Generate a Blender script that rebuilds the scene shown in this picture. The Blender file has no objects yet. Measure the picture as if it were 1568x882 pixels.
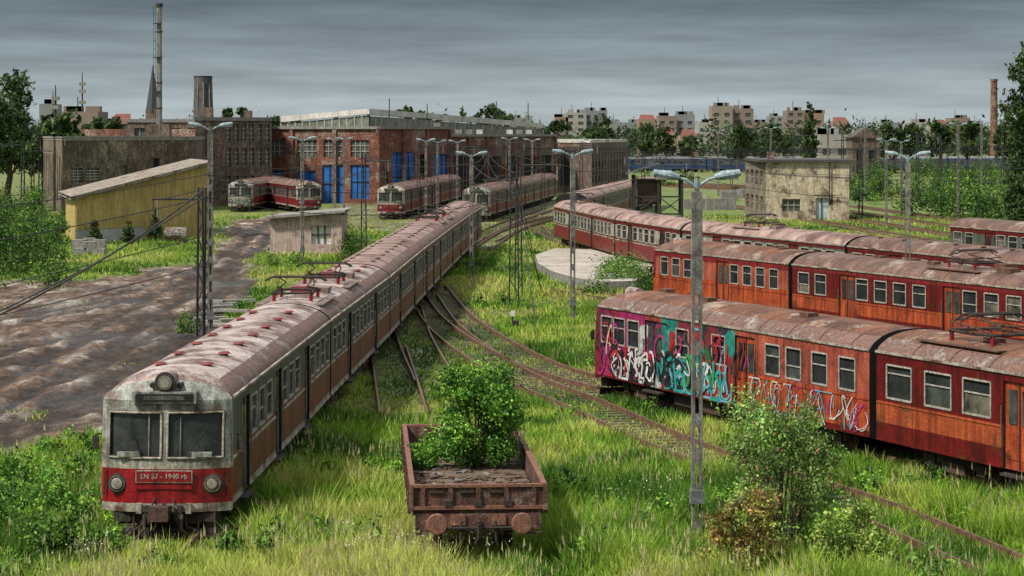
import bpy, math, random
import numpy as np
from mathutils import Vector, Matrix
random.seed(7); rng=np.random.default_rng(11)
S=bpy.context.scene
H=9.0; F=3400.0
def G(u,v,z=0.0):
    """image pixel coordinates (u, v) -> world position on level z"""
    Y=F*(H-z)/(v-205.0); return Vector(((u-784.0)*Y/F,Y,z))
def XY(u,Y): return (u-784.0)*Y/F
# ------------------------------------------------------------ materials
def newmat(n):
    m=bpy.data.materials.new(n); m.use_nodes=True; nt=m.node_tree
    return m,nt,nt.nodes['Principled BSDF']
def M(name,c1,c2=None,sc=2.0,rough=.7,metal=0,bump=.25,streak=0,rust=0,rustc=(.11,.045,.02),rsc=1.2,bsc=18,dirt=.35):
    m,nt,b=newmat(name); N=nt.nodes; Lk=nt.links.new
    c2=c2 or tuple(x*.6 for x in c1)
    tc=N.new('ShaderNodeTexCoord')
    n=N.new('ShaderNodeTexNoise'); n.inputs['Scale'].default_value=sc; n.inputs['Detail'].default_value=8; n.inputs['Roughness'].default_value=.65
    Lk(tc.outputs['Object'],n.inputs['Vector'])
    r=N.new('ShaderNodeMapRange'); r.inputs[1].default_value=.35; r.inputs[2].default_value=.65; Lk(n.outputs['Fac'],r.inputs[0])
    mx=N.new('ShaderNodeMixRGB'); mx.inputs[1].default_value=(*c1,1); mx.inputs[2].default_value=(*c2,1); Lk(r.outputs[0],mx.inputs[0])
    col=mx.outputs[0]
    if rust:
        n2=N.new('ShaderNodeTexNoise'); n2.inputs['Scale'].default_value=rsc; n2.inputs['Detail'].default_value=10; n2.inputs['Roughness'].default_value=.75
        Lk(tc.outputs['Object'],n2.inputs['Vector'])
        r2=N.new('ShaderNodeMapRange'); r2.inputs[1].default_value=.62-rust*.35; r2.inputs[2].default_value=.70-rust*.25; Lk(n2.outputs['Fac'],r2.inputs[0])
        m2=N.new('ShaderNodeMixRGB'); Lk(r2.outputs[0],m2.inputs[0]); Lk(col,m2.inputs[1]); m2.inputs[2].default_value=(*rustc,1); col=m2.outputs[0]
    if streak:
        mp=N.new('ShaderNodeMapping'); mp.inputs['Scale'].default_value=(5,5,.35); Lk(tc.outputs['Object'],mp.inputs[0])
        n3=N.new('ShaderNodeTexNoise'); n3.inputs['Scale'].default_value=1.6; n3.inputs['Detail'].default_value=6; Lk(mp.outputs[0],n3.inputs['Vector'])
        r3=N.new('ShaderNodeMapRange'); r3.inputs[1].default_value=.4; r3.inputs[2].default_value=.68; r3.inputs[3].default_value=1; r3.inputs[4].default_value=1-streak; Lk(n3.outputs['Fac'],r3.inputs[0])
        m3=N.new('ShaderNodeMixRGB'); m3.blend_type='MULTIPLY'; m3.inputs[0].default_value=1; Lk(col,m3.inputs[1]); Lk(r3.outputs[0],m3.inputs[2]); col=m3.outputs[0]
    n4=N.new('ShaderNodeTexNoise'); n4.inputs['Scale'].default_value=bsc; n4.inputs['Detail'].default_value=5; Lk(tc.outputs['Object'],n4.inputs['Vector'])
    if dirt:
        r4=N.new('ShaderNodeMapRange'); r4.inputs[1].default_value=.35; r4.inputs[2].default_value=.6; r4.inputs[3].default_value=1-dirt; r4.inputs[4].default_value=1.08; Lk(n4.outputs['Fac'],r4.inputs[0])
        m4=N.new('ShaderNodeMixRGB'); m4.blend_type='MULTIPLY'; m4.inputs[0].default_value=1; Lk(col,m4.inputs[1]); Lk(r4.outputs[0],m4.inputs[2]); col=m4.outputs[0]
    Lk(col,b.inputs['Base Color']); b.inputs['Roughness'].default_value=rough; b.inputs['Metallic'].default_value=metal
    if bump:
        bp=N.new('ShaderNodeBump'); bp.inputs['Strength'].default_value=bump; bp.inputs['Distance'].default_value=.03; Lk(n4.outputs['Fac'],bp.inputs['Height']); Lk(bp.outputs[0],b.inputs['Normal'])
    return m
def leafmat(name,rough=.6,trans=.25):
    m,nt,b=newmat(name); N=nt.nodes; Lk=nt.links.new
    a=N.new('ShaderNodeAttribute'); a.attribute_name='Col'
    Lk(a.outputs['Color'],b.inputs['Base Color']); b.inputs['Roughness'].default_value=rough; b.inputs['Specular IOR Level'].default_value=.25
    if trans:
        t=N.new('ShaderNodeBsdfTranslucent'); Lk(a.outputs['Color'],t.inputs['Color'])
        ms=N.new('ShaderNodeMixShader'); ms.inputs[0].default_value=trans
        Lk(b.outputs[0],ms.inputs[1]); Lk(t.outputs[0],ms.inputs[2]); Lk(ms.outputs[0],N['Material Output'].inputs[0])
    return m
LEAF=leafmat('leaf',.6,.2); GRASSM=leafmat('grass_blade',.75,.3)
rustdk=M('rusty_steel',(.10,.05,.035),(.04,.025,.02),5,.85,bump=.5)
gear=M('grimy_underframe',(.05,.035,.03),(.02,.017,.016),6,.9,bump=.5)
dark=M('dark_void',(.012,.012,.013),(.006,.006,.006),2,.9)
steel=M('dark_mast_steel',(.035,.035,.035),(.015,.014,.014),4,.7)
cream=M('cream_paint',(.52,.49,.40),(.27,.24,.18),2.5,.6,streak=.6,rust=.3)
greyc=M('grey_cream_paint',(.38,.40,.35),(.16,.17,.14),2.5,.55,streak=.65,rust=.35)
redp=M('red_paint',(.28,.014,.018),(.12,.010,.012),2,.45,streak=.55,rust=.2)
fred=M('front_red',(.36,.010,.016),(.20,.008,.012),3,.35,streak=.5,rust=.15)
brownp=M('brown_red_panel',(.28,.055,.024),(.11,.028,.016),1.6,.55,streak=.65,rust=.35)
greenp=M('faded_green_panel',(.12,.14,.10),(.04,.052,.042),2.5,.6,streak=.6,rust=.25)
orange=M('orange_paint',(.52,.095,.03),(.30,.04,.02),1.3,.42,streak=.6,rust=.28,rustc=(.13,.03,.015))
peach=M('peach_paint',(.46,.11,.06),(.28,.045,.03),1.1,.5,streak=.6,rust=.28,rustc=(.13,.03,.02))
dred=M('dark_red_paint',(.19,.009,.012),(.07,.007,.009),1.4,.32,streak=.5,rust=.15)
dorange=M('dull_orange_band',(.50,.11,.035),(.28,.045,.02),1.4,.42,streak=.55,rust=.2)
roofp=M('faded_roof',(.58,.48,.44),(.30,.21,.18),.8,.55,rust=.42,rustc=(.13,.07,.055),rsc=.8,dirt=.5)
roofr=M('rusty_roof',(.25,.095,.042),(.085,.036,.022),.9,.7,rust=.26,rustc=(.42,.33,.26),rsc=.6,dirt=.6)
roofb=M('brown_roof',(.22,.115,.08),(.08,.045,.036),.9,.7,rust=.26,rustc=(.38,.31,.27),rsc=.6,dirt=.6)
rooff=M('pink_roof',(.46,.33,.29),(.24,.14,.115),.7,.7,rust=.4,rustc=(.12,.06,.045),rsc=.5,dirt=.5)
gut=M('gutter_grey',(.44,.41,.35),(.16,.12,.09),3,.7,rust=.4)
chrome=M('tarnished_chrome',(.5,.48,.44),(.25,.23,.2),8,.3,metal=.8,bump=.1)
framem=M('window_frame',(.48,.46,.40),(.22,.20,.17),6,.5)
concrete=M('concrete',(.34,.33,.30),(.20,.19,.17),2,.9,streak=.4)
def glass(name,c1,c2):
    m=M(name,c1,c2,1.6,.12,bump=0,dirt=.2); m.node_tree.nodes['Principled BSDF'].inputs['Specular IOR Level'].default_value=.5; return m
g1=glass('dark_glass',(.012,.015,.017),(.035,.04,.04)); g2=glass('greenish_reflect_glass',(.09,.10,.09),(.015,.02,.02)); g3=glass('curtained_glass',(.22,.20,.16),(.02,.02,.02)); g4=glass('cab_glass',(.008,.010,.010),(.045,.05,.04))  # greenish reflections are painted into the second and the cab glass colours
lampg=glass('lamp_glass',(.35,.33,.28),(.12,.11,.10))
def graf_mat(name,pal,sc):
    m,nt,b=newmat(name); N=nt.nodes; Lk=nt.links.new
    tc=N.new('ShaderNodeTexCoord'); n=N.new('ShaderNodeTexNoise'); n.inputs['Scale'].default_value=1.3; n.inputs['Detail'].default_value=3
    Lk(tc.outputs['Object'],n.inputs['Vector'])
    mixv=N.new('ShaderNodeMixRGB'); mixv.inputs[0].default_value=.45; Lk(tc.outputs['Object'],mixv.inputs[1]); Lk(n.outputs['Color'],mixv.inputs[2])
    v=N.new('ShaderNodeTexVoronoi'); v.inputs['Scale'].default_value=sc; Lk(mixv.outputs[0],v.inputs['Vector'])
    sp=N.new('ShaderNodeSeparateColor'); Lk(v.outputs['Color'],sp.inputs[0])
    cr=N.new('ShaderNodeValToRGB'); cr.color_ramp.interpolation='CONSTANT'
    el=cr.color_ramp.elements
    el[0].position=0; el[0].color=(*pal[0],1); el[1].position=1/len(pal); el[1].color=(*pal[1],1)
    for i,c in enumerate(pal[2:]):
        e=el.new((i+2)/len(pal)); e.color=(*c,1)
    n2=N.new('ShaderNodeTexNoise'); n2.inputs['Scale'].default_value=6; n2.inputs['Detail'].default_value=6; Lk(tc.outputs['Object'],n2.inputs['Vector'])
    r=N.new('ShaderNodeMapRange'); r.inputs[1].default_value=.35;r.inputs[2].default_value=.6;r.inputs[3].default_value=.5; Lk(n2.outputs['Fac'],r.inputs[0])
    mm=N.new('ShaderNodeMixRGB'); mm.blend_type='MULTIPLY'; mm.inputs[0].default_value=1; Lk(cr.outputs[0],mm.inputs[1]); Lk(r.outputs[0],mm.inputs[2])
    Lk(sp.outputs[0],cr.inputs[0]); Lk(mm.outputs[0],b.inputs['Base Color']); b.inputs['Roughness'].default_value=.5
    return m
graf=graf_mat('graffiti_paint',[(.20,.012,.04),(.30,.02,.10),(.14,.015,.03),(.16,.02,.06),(.45,.43,.41),(.24,.03,.13),(.03,.02,.04),(.20,.015,.04)],2.4)
graf2=graf_mat('graffiti_paint_green',[(.24,.02,.02),(.02,.20,.16),(.28,.03,.03),(.02,.12,.05),(.03,.03,.04),(.3,.03,.03),(.03,.28,.26),(.16,.02,.03)],2.0)
def flat(n,c,r=.5):
    return M(n,c,tuple(x*.75 for x in c),3,r,bump=.05,streak=.25)
inks=[flat('spray_white',(.7,.7,.68)),flat('spray_black',(.02,.02,.025)),flat('spray_teal',(.03,.35,.33)),flat('spray_green',(.05,.30,.08)),flat('spray_magenta',(.5,.03,.2)),flat('spray_sky',(.15,.4,.5)),flat('spray_yellow',(.6,.5,.08)),flat('spray_red',(.5,.02,.02))]
# ------------------------------------------------------------ mesh builder
class MB:
    def __init__(s): s.v=[];s.f=[];s.m=[];s.mats=[]
    def mi(s,m):
        if m not in s.mats: s.mats.append(m)
        return s.mats.index(m)
    def face(s,pts,m):
        i=len(s.v); s.v+= [tuple(p) for p in pts]; s.f.append(tuple(range(i,i+len(pts)))); s.m.append(s.mi(m))
    def box(s,c,d,m,rz=0,taper=1):
        cx,cy,cz=c; a,b,e=d[0]/2,d[1]/2,d[2]/2; ca,sa=math.cos(rz),math.sin(rz); P=[]
        for z in (-e,e):
            t=1 if z<0 else taper
            for x,y in((-a,-b),(a,-b),(a,b),(-a,b)):
                P.append((cx+(x*ca-y*sa)*t,cy+(x*sa+y*ca)*t,cz+z))
        i=len(s.v); s.v+=P; k=s.mi(m)
        for f in((0,3,2,1),(4,5,6,7),(0,1,5,4),(1,2,6,5),(2,3,7,6),(3,0,4,7)):
            s.f.append(tuple(i+j for j in f)); s.m.append(k)
    def tube(s,p0,p1,r0,m,r1=None,n=8,cap=True):
        r1=r0 if r1 is None else r1; p0=Vector(p0);p1=Vector(p1);d=(p1-p0)
        if d.length<1e-6:return
        d.normalize(); a=d.orthogonal().normalized(); b=d.cross(a); i=len(s.v); k=s.mi(m)
        for p,r in((p0,r0),(p1,r1)):
            for j in range(n):
                t=2*math.pi*j/n; s.v.append(tuple(p+(a*math.cos(t)+b*math.sin(t))*r))
        for j in range(n):
            s.f.append((i+j,i+(j+1)%n,i+n+(j+1)%n,i+n+j)); s.m.append(k)
        if cap:
            s.f.append(tuple(i+j for j in range(n))[::-1]); s.m.append(k); s.f.append(tuple(i+n+j for j in range(n))); s.m.append(k)
    def path(s,pts,r,m,n=6):
        for a,b in zip(pts[:-1],pts[1:]): s.tube(a,b,r,m,n=n)
    def obj(s,name,parent=None,smooth=False):
        me=bpy.data.meshes.new(name); me.from_pydata(s.v,[],s.f)
        for m in s.mats: me.materials.append(m)
        me.polygons.foreach_set('material_index',s.m)
        if smooth: me.polygons.foreach_set('use_smooth',[True]*len(s.f))
        me.update(); o=bpy.data.objects.new(name,me); S.collection.objects.link(o)
        if parent: o.parent=parent
        return o
def E(name,parent=None,loc=None,rz=0):
    o=bpy.data.objects.new(name,None); S.collection.objects.link(o)
    if parent:o.parent=parent
    if loc is not None:o.location=loc
    o.rotation_euler=(0,0,rz); return o
def npmesh(name,V,k,C,mat,parent=None):
    n=len(V); nf=n//k; me=bpy.data.meshes.new(name)
    me.vertices.add(n); me.vertices.foreach_set('co',V.astype(np.float32).ravel())
    me.loops.add(n); me.loops.foreach_set('vertex_index',np.arange(n,dtype=np.int32))
    me.polygons.add(nf); me.polygons.foreach_set('loop_start',np.arange(0,n,k,dtype=np.int32)); 
    try: me.polygons.foreach_set('loop_total',np.full(nf,k,dtype=np.int32))
    except Exception: pass
    me.update(calc_edges=True)
    a=me.color_attributes.new('Col','FLOAT_COLOR','POINT'); cc=np.ones((n,4),np.float32); cc[:,:3]=C; a.data.foreach_set('color',cc.ravel())
    me.materials.append(mat); o=bpy.data.objects.new(name,me); S.collection.objects.link(o)
    if parent:o.parent=parent
    return o
tab=rng.random((256,256))
def vn(x,y,s,o=0):
    x=np.asarray(x)/s+o*17.3+1000; y=np.asarray(y)/s+o*9.1+1000; xi=np.floor(x).astype(int);yi=np.floor(y).astype(int); fx=x-xi;fy=y-yi; fx=fx*fx*(3-2*fx);fy=fy*fy*(3-2*fy)
    t=lambda a,b:tab[a%256,b%256]
    return (t(xi,yi)*(1-fx)+t(xi+1,yi)*fx)*(1-fy)+(t(xi,yi+1)*(1-fx)+t(xi+1,yi+1)*fx)*fy
def leaves(name,blobs,n,size,pal,parent=None,per=22,spread=.16,shell=.5):
    B=np.array(blobs,float); w=B[:,3]*B[:,4]*B[:,5]; w=w**.75; w/=w.sum()
    nc=max(3,n//per); bi=rng.choice(len(B),nc,p=w)
    d=rng.normal(size=(nc,3)); d/=np.linalg.norm(d,axis=1)[:,None]; r=rng.random(nc)**shell
    C=B[bi,:3]+d*r[:,None]*B[bi,3:6]
    cs=np.minimum(np.minimum(B[bi,3],B[bi,4]),B[bi,5])*spread*rng.uniform(.5,1.7,nc)
    ci=rng.integers(0,nc,n); P=C[ci]+rng.normal(size=(n,3))*cs[ci][:,None]
    P[:,2]=np.maximum(P[:,2],.03)
    a=rng.normal(size=(n,3)); a/=np.linalg.norm(a,axis=1)[:,None]; b=np.cross(a,rng.normal(size=(n,3))); b/=np.linalg.norm(b,axis=1)[:,None]
    sz=size*rng.uniform(.5,1.3,n)[:,None]; a=a*sz; b=b*sz*.55
    V=np.stack([P-a,P-b,P+a,P+b],1).reshape(-1,3)
    pal=np.array(pal); bt=rng.uniform(.6,1.35,len(B))[bi]; cc=(pal[rng.integers(0,len(pal),nc)]*bt[:,None])[ci]*rng.uniform(.6,1.4,n)[:,None]
    return npmesh(name,V,4,np.repeat(cc,4,axis=0),LEAF,parent)
GP=[(.06,.14,.02),(.10,.21,.03),(.03,.08,.015),(.15,.25,.04)]
DP=[(.035,.07,.018),(.05,.09,.02),(.02,.045,.012),(.07,.11,.03)]
bark=M('bark',(.10,.07,.05),(.05,.035,.025),6,.9,bump=.6)
def tree(name,x,y,h,w,n=6000,size=.25,pal=DP,col=False,z0=0):
    e=E(name); mb=MB(); top=h*(.9 if col else .6)
    p=Vector((x,y,z0)); pts=[p]
    for i in range(1,6): pts.append(Vector((x+random.uniform(-.02,.02)*h,y+random.uniform(-.02,.02)*h,z0+top*i/5)))
    for i in range(5): mb.tube(pts[i],pts[i+1],.03*h*(1-i/6),bark,.03*h*(1-(i+1)/6))
    blobs=[]
    if col:
        for i in range(14):
            t=(i+.6)/14; r=w/2*math.sin(math.pi*min(1,.18+t*.78))**.7*random.uniform(.75,1.1); blobs.append((x+random.uniform(-.12,.12)*w,y,z0+h*(.08+.87*t),r,r,h*.06))
    else:
        for i in range(12):
            a=random.uniform(0,6.28); r=random.uniform(0,.38)*w; z=z0+h*random.uniform(.36,.9); q=Vector((x+r*math.cos(a),y+r*math.sin(a),z))
            mb.tube(pts[random.randint(2,4)],q,.012*h,bark,.004*h,5); s=w*random.uniform(.12,.26); blobs.append((q.x,q.y,q.z,s,s,s*.8))
    mb.obj('trunk',e); leaves('crown',blobs,n,size,pal,e)
    return e
# ------------------------------------------------------------ tracks
def smooth(pts,step=.6):
    pts=[Vector((p[0],p[1])) for p in pts]; P=[2*pts[0]-pts[1]]+pts+[2*pts[-1]-pts[-2]]; out=[]
    for i in range(1,len(P)-2):
        a,b,c,d=P[i-1:i+3]; n=max(2,int((c-b).length/step))
        for j in range(n):
            t=j/n; out.append(.5*((2*b)+(c-a)*t+(2*a-5*b+4*c-d)*t*t+(3*b-a-3*c+d)*t**3))
    out.append(pts[-1]); return out
railm=M('rail_steel',(.26,.15,.10),(.10,.055,.035),4,.5,metal=.3)
sleep=M('old_sleeper',(.13,.10,.075),(.07,.055,.045),5,.95,bump=.6)
TR=[]
def track(pts,cover=.5,sl=True):
    c=smooth(pts); TR.append((c,cover)); mb=MB(); n=len(c); nr=[]
    for i in range(n):
        d=(c[min(n-1,i+1)]-c[max(0,i-1)]).normalized(); nr.append(Vector((-d.y,d.x)))
    for off in(-.75,.75):
        for i in range(n-1):
            q=[]
            for k in(i,i+1):
                p=c[k]+nr[k]*off; q.append((p-nr[k]*.035,p+nr[k]*.035))
            z0,z1=.02,.20
            (a,b),(a2,b2)=q
            mb.face([(*a,z1),(*b,z1),(*b2,z1),(*a2,z1)],railm); mb.face([(*a,z0),(*a,z1),(*a2,z1),(*a2,z0)],railm); mb.face([(*b,z0),(*b2,z0),(*b2,z1),(*b,z1)],railm)
    if sl:
        for i in range(0,n,1):
            mb.box((c[i].x,c[i].y,.0),(2.4,.24,.07),sleep,math.atan2(nr[i].y,nr[i].x))
    mb.obj('railway_track')
def g2d(*a): return [tuple(G(u,v)[:2]) for u,v in a]
L1=[(-7.68,49),(-7.14,70),(-6.45,91.5),(-5.95,113),(-5.35,134.5),(-4.65,156),(-3.85,177)]
track([(-7.75,46.5)]+L1+[(-1,215),(4,260)],.6)
d=Vector((.398,-.917)); nrm=Vector((.917,.398)); R1a=Vector((2.72,76.4))
c1=R1a+nrm*1.44
track(g2d((662,440),(704,492),(792,548),(880,582))+[tuple(c1+d*2),tuple(c1+d*12),tuple(c1+d*40)],.38)
track(g2d((648,455),(684,508),(780,575),(900,627),(1060,697),(1300,775),(1568,890)),.40)
track(g2d((594,535),(606,585),(618,640)),.45,False)
track(g2d((622,470),(634,520),(668,590)),.45,False)
track([(-.75,45),(-1.32,55.5),(-2.0,65)],.8,False)
d2=Vector((.39,-.92)); n2=Vector((.92,.39)); R2a=Vector((7.03,113)); c2=R2a+n2*1.44
track([tuple(c2+d2*-14),tuple(c2),tuple(c2+d2*50)],.7)
R3=[(3.5+1.3,179+.4),(7.2+1.3,152+.5),(10.5+1.3,136+.5),(17.6+1.3,116+.5),(24.6+1.3,96+.5)]
track([(2,215)]+R3+[(33,72)])
track(g2d((735,385),(790,352),(850,335),(900,318)),.4,False)
track(g2d((745,372),(800,347),(850,333)),.4,False)
for o in(5,10,15,20): track([(22+o,275),(30+o,180),(36+o,120)],.35,False)
for o in range(5): track([(10+o*6,420-o*6),(60+o*8,300-o*9),(120,220-o*8)],.3,False)
# ------------------------------------------------------------ masks
gx0,gy0,dx,dy=-60,38,.25,.5; nx,ny=520,500
gx,gy=np.meshgrid(gx0+np.arange(nx)*dx,gy0+np.arange(ny)*dy,indexing='ij')
hm=np.ones((nx,ny)); dm=np.zeros((nx,ny)); rut=np.zeros((nx,ny))
def inpoly(x,y,P):
    c=np.zeros(x.shape,bool); n=len(P)
    for i in range(n):
        x1,y1=P[i];x2,y2=P[i-1]
        if y1==y2: continue
        m=((y1>y)!=(y2>y))&(x<(x2-x1)*(y-y1)/(y2-y1)+x1); c^=m
    return c
jx=gx+(vn(gx,gy,1.5,1)-.5)*2.2; jy=gy+(vn(gx,gy,4,2)-.5)*8
dirtP=g2d((-300,448),(120,430),(285,404),(322,390),(335,352),(350,338),(440,330),(425,372),(385,395),(396,440),(352,468),(345,500),(405,512),(300,590),(200,650),(140,668),(60,700),(-50,730),(-300,760))
mk=inpoly(jx,jy,dirtP); dm[mk]=1; hm[mk]=np.where(vn(gx,gy,1.0,4)[mk]>.88,.3,0)
def raster(c,arr,rad,val,mode):
    for p in c:
        i0=int((p.x-rad-gx0)/dx);i1=int((p.x+rad-gx0)/dx)+1;j0=int((p.y-.5-gy0)/dy);j1=int((p.y+.5-gy0)/dy)+1
        if i1<=0 or j1<=0 or i0>=nx or j0>=ny: continue
        i0=max(i0,0); j0=max(j0,0); arr[i0:i1,j0:j1]=mode(arr[i0:i1,j0:j1],val)
for pts in (((430,334),(395,360),(372,400),(362,440),(318,478),(210,540),(40,620),(-150,700)),((430,334),(400,362),(345,400),(330,440),(250,480),(100,520),(-150,590)),((372,400),(350,460),(330,520),(260,570),(120,640)),((345,402),(200,450),(0,490),(-200,520)),((322,420),(250,455),(150,520),(0,600)),((385,410),(350,470),(270,530),(150,600),(0,660),(-100,690))):
    c=smooth([tuple(G(u,v)[:2]) for u,v in pts],.4)
    for o in(-.9,.9): raster([Vector((p.x+o,p.y)) for p in c],rut,.16,1,np.maximum)
rut*=(dm>0)
rut=(rut+np.roll(rut,1,0)+np.roll(rut,-1,0)+np.roll(rut,1,1)+np.roll(rut,-1,1))/3.2
rut=np.clip(rut,0,1)
yard=inpoly(jx,jy,g2d((530,352),(500,318),(700,312),(860,318),(845,345),(740,352),(660,362))); dm[yard]=.5; hm[yard]*=.4
for c,cv in TR:
    raster(c,hm,1.0,cv,np.minimum); raster(c,dm,.9,.75*(1-cv)+.12,np.maximum)
bare=(vn(gx,gy,2.2,41)>.80)&(dm<.5)&(gy<120); hm[bare]*=.45; dm[bare]=.45
padP=[tuple(G(u,v,.6)[:2]) for u,v in((820,390),(824,403),(845,415),(880,425),(925,431),(970,430),(1000,418),(1010,402),(920,382),(850,380))]
hm[inpoly(gx,gy,padP)]=0
hm[inpoly(gx,gy,[(-36,182),(-26,193),(-26,212),(-40,212)])]=0
hm[inpoly(gx,gy,[(-18.5,166),(-12.5,166),(-12.5,173),(-18.5,173)])]=0
hm[inpoly(gx,gy,[(-2.2,44.8),(.9,44.8),(.4,56),(-2.9,56)])]=.35
hm[inpoly(gx,gy,[(-9.1,46.8),(-6.0,46.8),(-5.6,52),(-9.1,52)])]=.3
# ------------------------------------------------------------ ground
def ground():
    xs=np.concatenate([np.linspace(-3500,-70,12),np.arange(-60,60,.36),np.linspace(70,3500,12)])
    ys=np.concatenate([[-200,0,20,32],np.arange(38,262,.6),np.linspace(270,9000,30)])
    X,Y=np.meshgrid(xs,ys,indexing='ij')
    ii=np.clip(((X-gx0)/dx).astype(int),0,nx-1); jj=np.clip(((Y-gy0)/dy).astype(int),0,ny-1)
    inn=(X>gx0)&(X<gx0+nx*dx)&(Y>gy0)&(Y<gy0+ny*dy)
    D=dm[ii,jj].copy(); D[~inn]=.2; R=rut[ii,jj].copy(); R[~inn]=0
    Z=np.where(inn&(D>.9),(vn(X,Y,1.3,21)-.6)*.22+(vn(X,Y,5,22)-.6)*.25-.14*R,0)
    Z=np.minimum(Z,.06)
    a,b=X.shape; idx=np.arange(a*b).reshape(a,b)
    F_=np.stack([idx[:-1,:-1],idx[1:,:-1],idx[1:,1:],idx[:-1,1:]],-1).reshape(-1,4)
    me=bpy.data.meshes.new('ground'); me.from_pydata(np.stack([X,Y,Z],-1).reshape(-1,3).tolist(),[],F_.tolist())
    me.polygons.foreach_set('use_smooth',[True]*len(F_))
    at=me.color_attributes.new('Col','FLOAT_COLOR','POINT'); c=np.ones((a*b,4),np.float32); c[:,0]=D.ravel(); c[:,1]=R.ravel(); at.data.foreach_set('color',c.ravel())
    m,nt,bs=newmat('ground_soil'); N=nt.nodes; Lk=nt.links.new
    at=N.new('ShaderNodeAttribute'); at.attribute_name='Col'; sp=N.new('ShaderNodeSeparateColor'); Lk(at.outputs['Color'],sp.inputs[0])
    tc=N.new('ShaderNodeTexCoord')
    def noise(s,d=8,sc=None,rot=-.12):
        n=N.new('ShaderNodeTexNoise'); n.inputs['Scale'].default_value=s; n.inputs['Detail'].default_value=d; n.inputs['Roughness'].default_value=.7
        if sc:
            mp=N.new('ShaderNodeMapping'); mp.inputs['Scale'].default_value=sc; mp.inputs['Rotation'].default_value=(0,0,rot); Lk(tc.outputs['Object'],mp.inputs[0]); Lk(mp.outputs[0],n.inputs['Vector'])
        else: Lk(tc.outputs['Object'],n.inputs['Vector'])
        return n
    def ramp(n,st):
        r=N.new('ShaderNodeValToRGB'); e=r.color_ramp.elements; e[0].position=st[0][0];e[0].color=(*st[0][1],1);e[1].position=st[1][0];e[1].color=(*st[1][1],1)
        for p,c in st[2:]: q=e.new(p); q.color=(*c,1)
        Lk(n.outputs['Fac'],r.inputs[0]); return r
    gr=ramp(noise(.35),[(.3,(.07,.12,.02)),(.5,(.16,.23,.035)),(.7,(.28,.28,.08))])
    dn=noise(.40,13,(1.5,.5,1),.25); dr=ramp(dn,[(.35,(.035,.018,.011)),(.45,(.11,.06,.036)),(.53,(.21,.14,.095)),(.63,(.52,.46,.40))])
    rm=N.new('ShaderNodeMixRGB'); rmf=N.new('ShaderNodeMath'); rmf.operation='MULTIPLY'; rmf.inputs[1].default_value=.85; Lk(sp.outputs[1],rmf.inputs[0]); Lk(rmf.outputs[0],rm.inputs[0]); Lk(dr.outputs[0],rm.inputs[1]); rm.inputs[2].default_value=(.03,.018,.012,1)
    mx=N.new('ShaderNodeMixRGB'); Lk(sp.outputs[0],mx.inputs[0]); Lk(gr.outputs[0],mx.inputs[1]); Lk(rm.outputs[0],mx.inputs[2])
    fn=noise(2.2,11,(1,.6,1)); rr=ramp(fn,[(.36,(.25,.25,.25)),(.60,(1.3,1.3,1.3))])
    m2=N.new('ShaderNodeMixRGB'); m2.blend_type='MULTIPLY'; m2.inputs[0].default_value=1; Lk(mx.outputs[0],m2.inputs[1]); Lk(rr.outputs[0],m2.inputs[2]); Lk(m2.outputs[0],bs.inputs['Base Color'])
    wet=noise(.22,5,(1,.5,1)); wr=ramp(wet,[(.48,(.9,.9,.9)),(.60,(.25,.25,.25))]); Lk(wr.outputs[0],bs.inputs['Roughness'])
    bp=N.new('ShaderNodeBump'); bp.inputs['Strength'].default_value=1; bp.inputs['Distance'].default_value=.35
    ad=N.new('ShaderNodeMath'); Lk(dn.outputs['Fac'],ad.inputs[0]); Lk(fn.outputs['Fac'],ad.inputs[1]); Lk(ad.outputs[0],bp.inputs['Height']); Lk(bp.outputs[0],bs.inputs['Normal'])
    me.materials.append(m); o=bpy.data.objects.new('ground',me); S.collection.objects.link(o)
ground()
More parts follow.
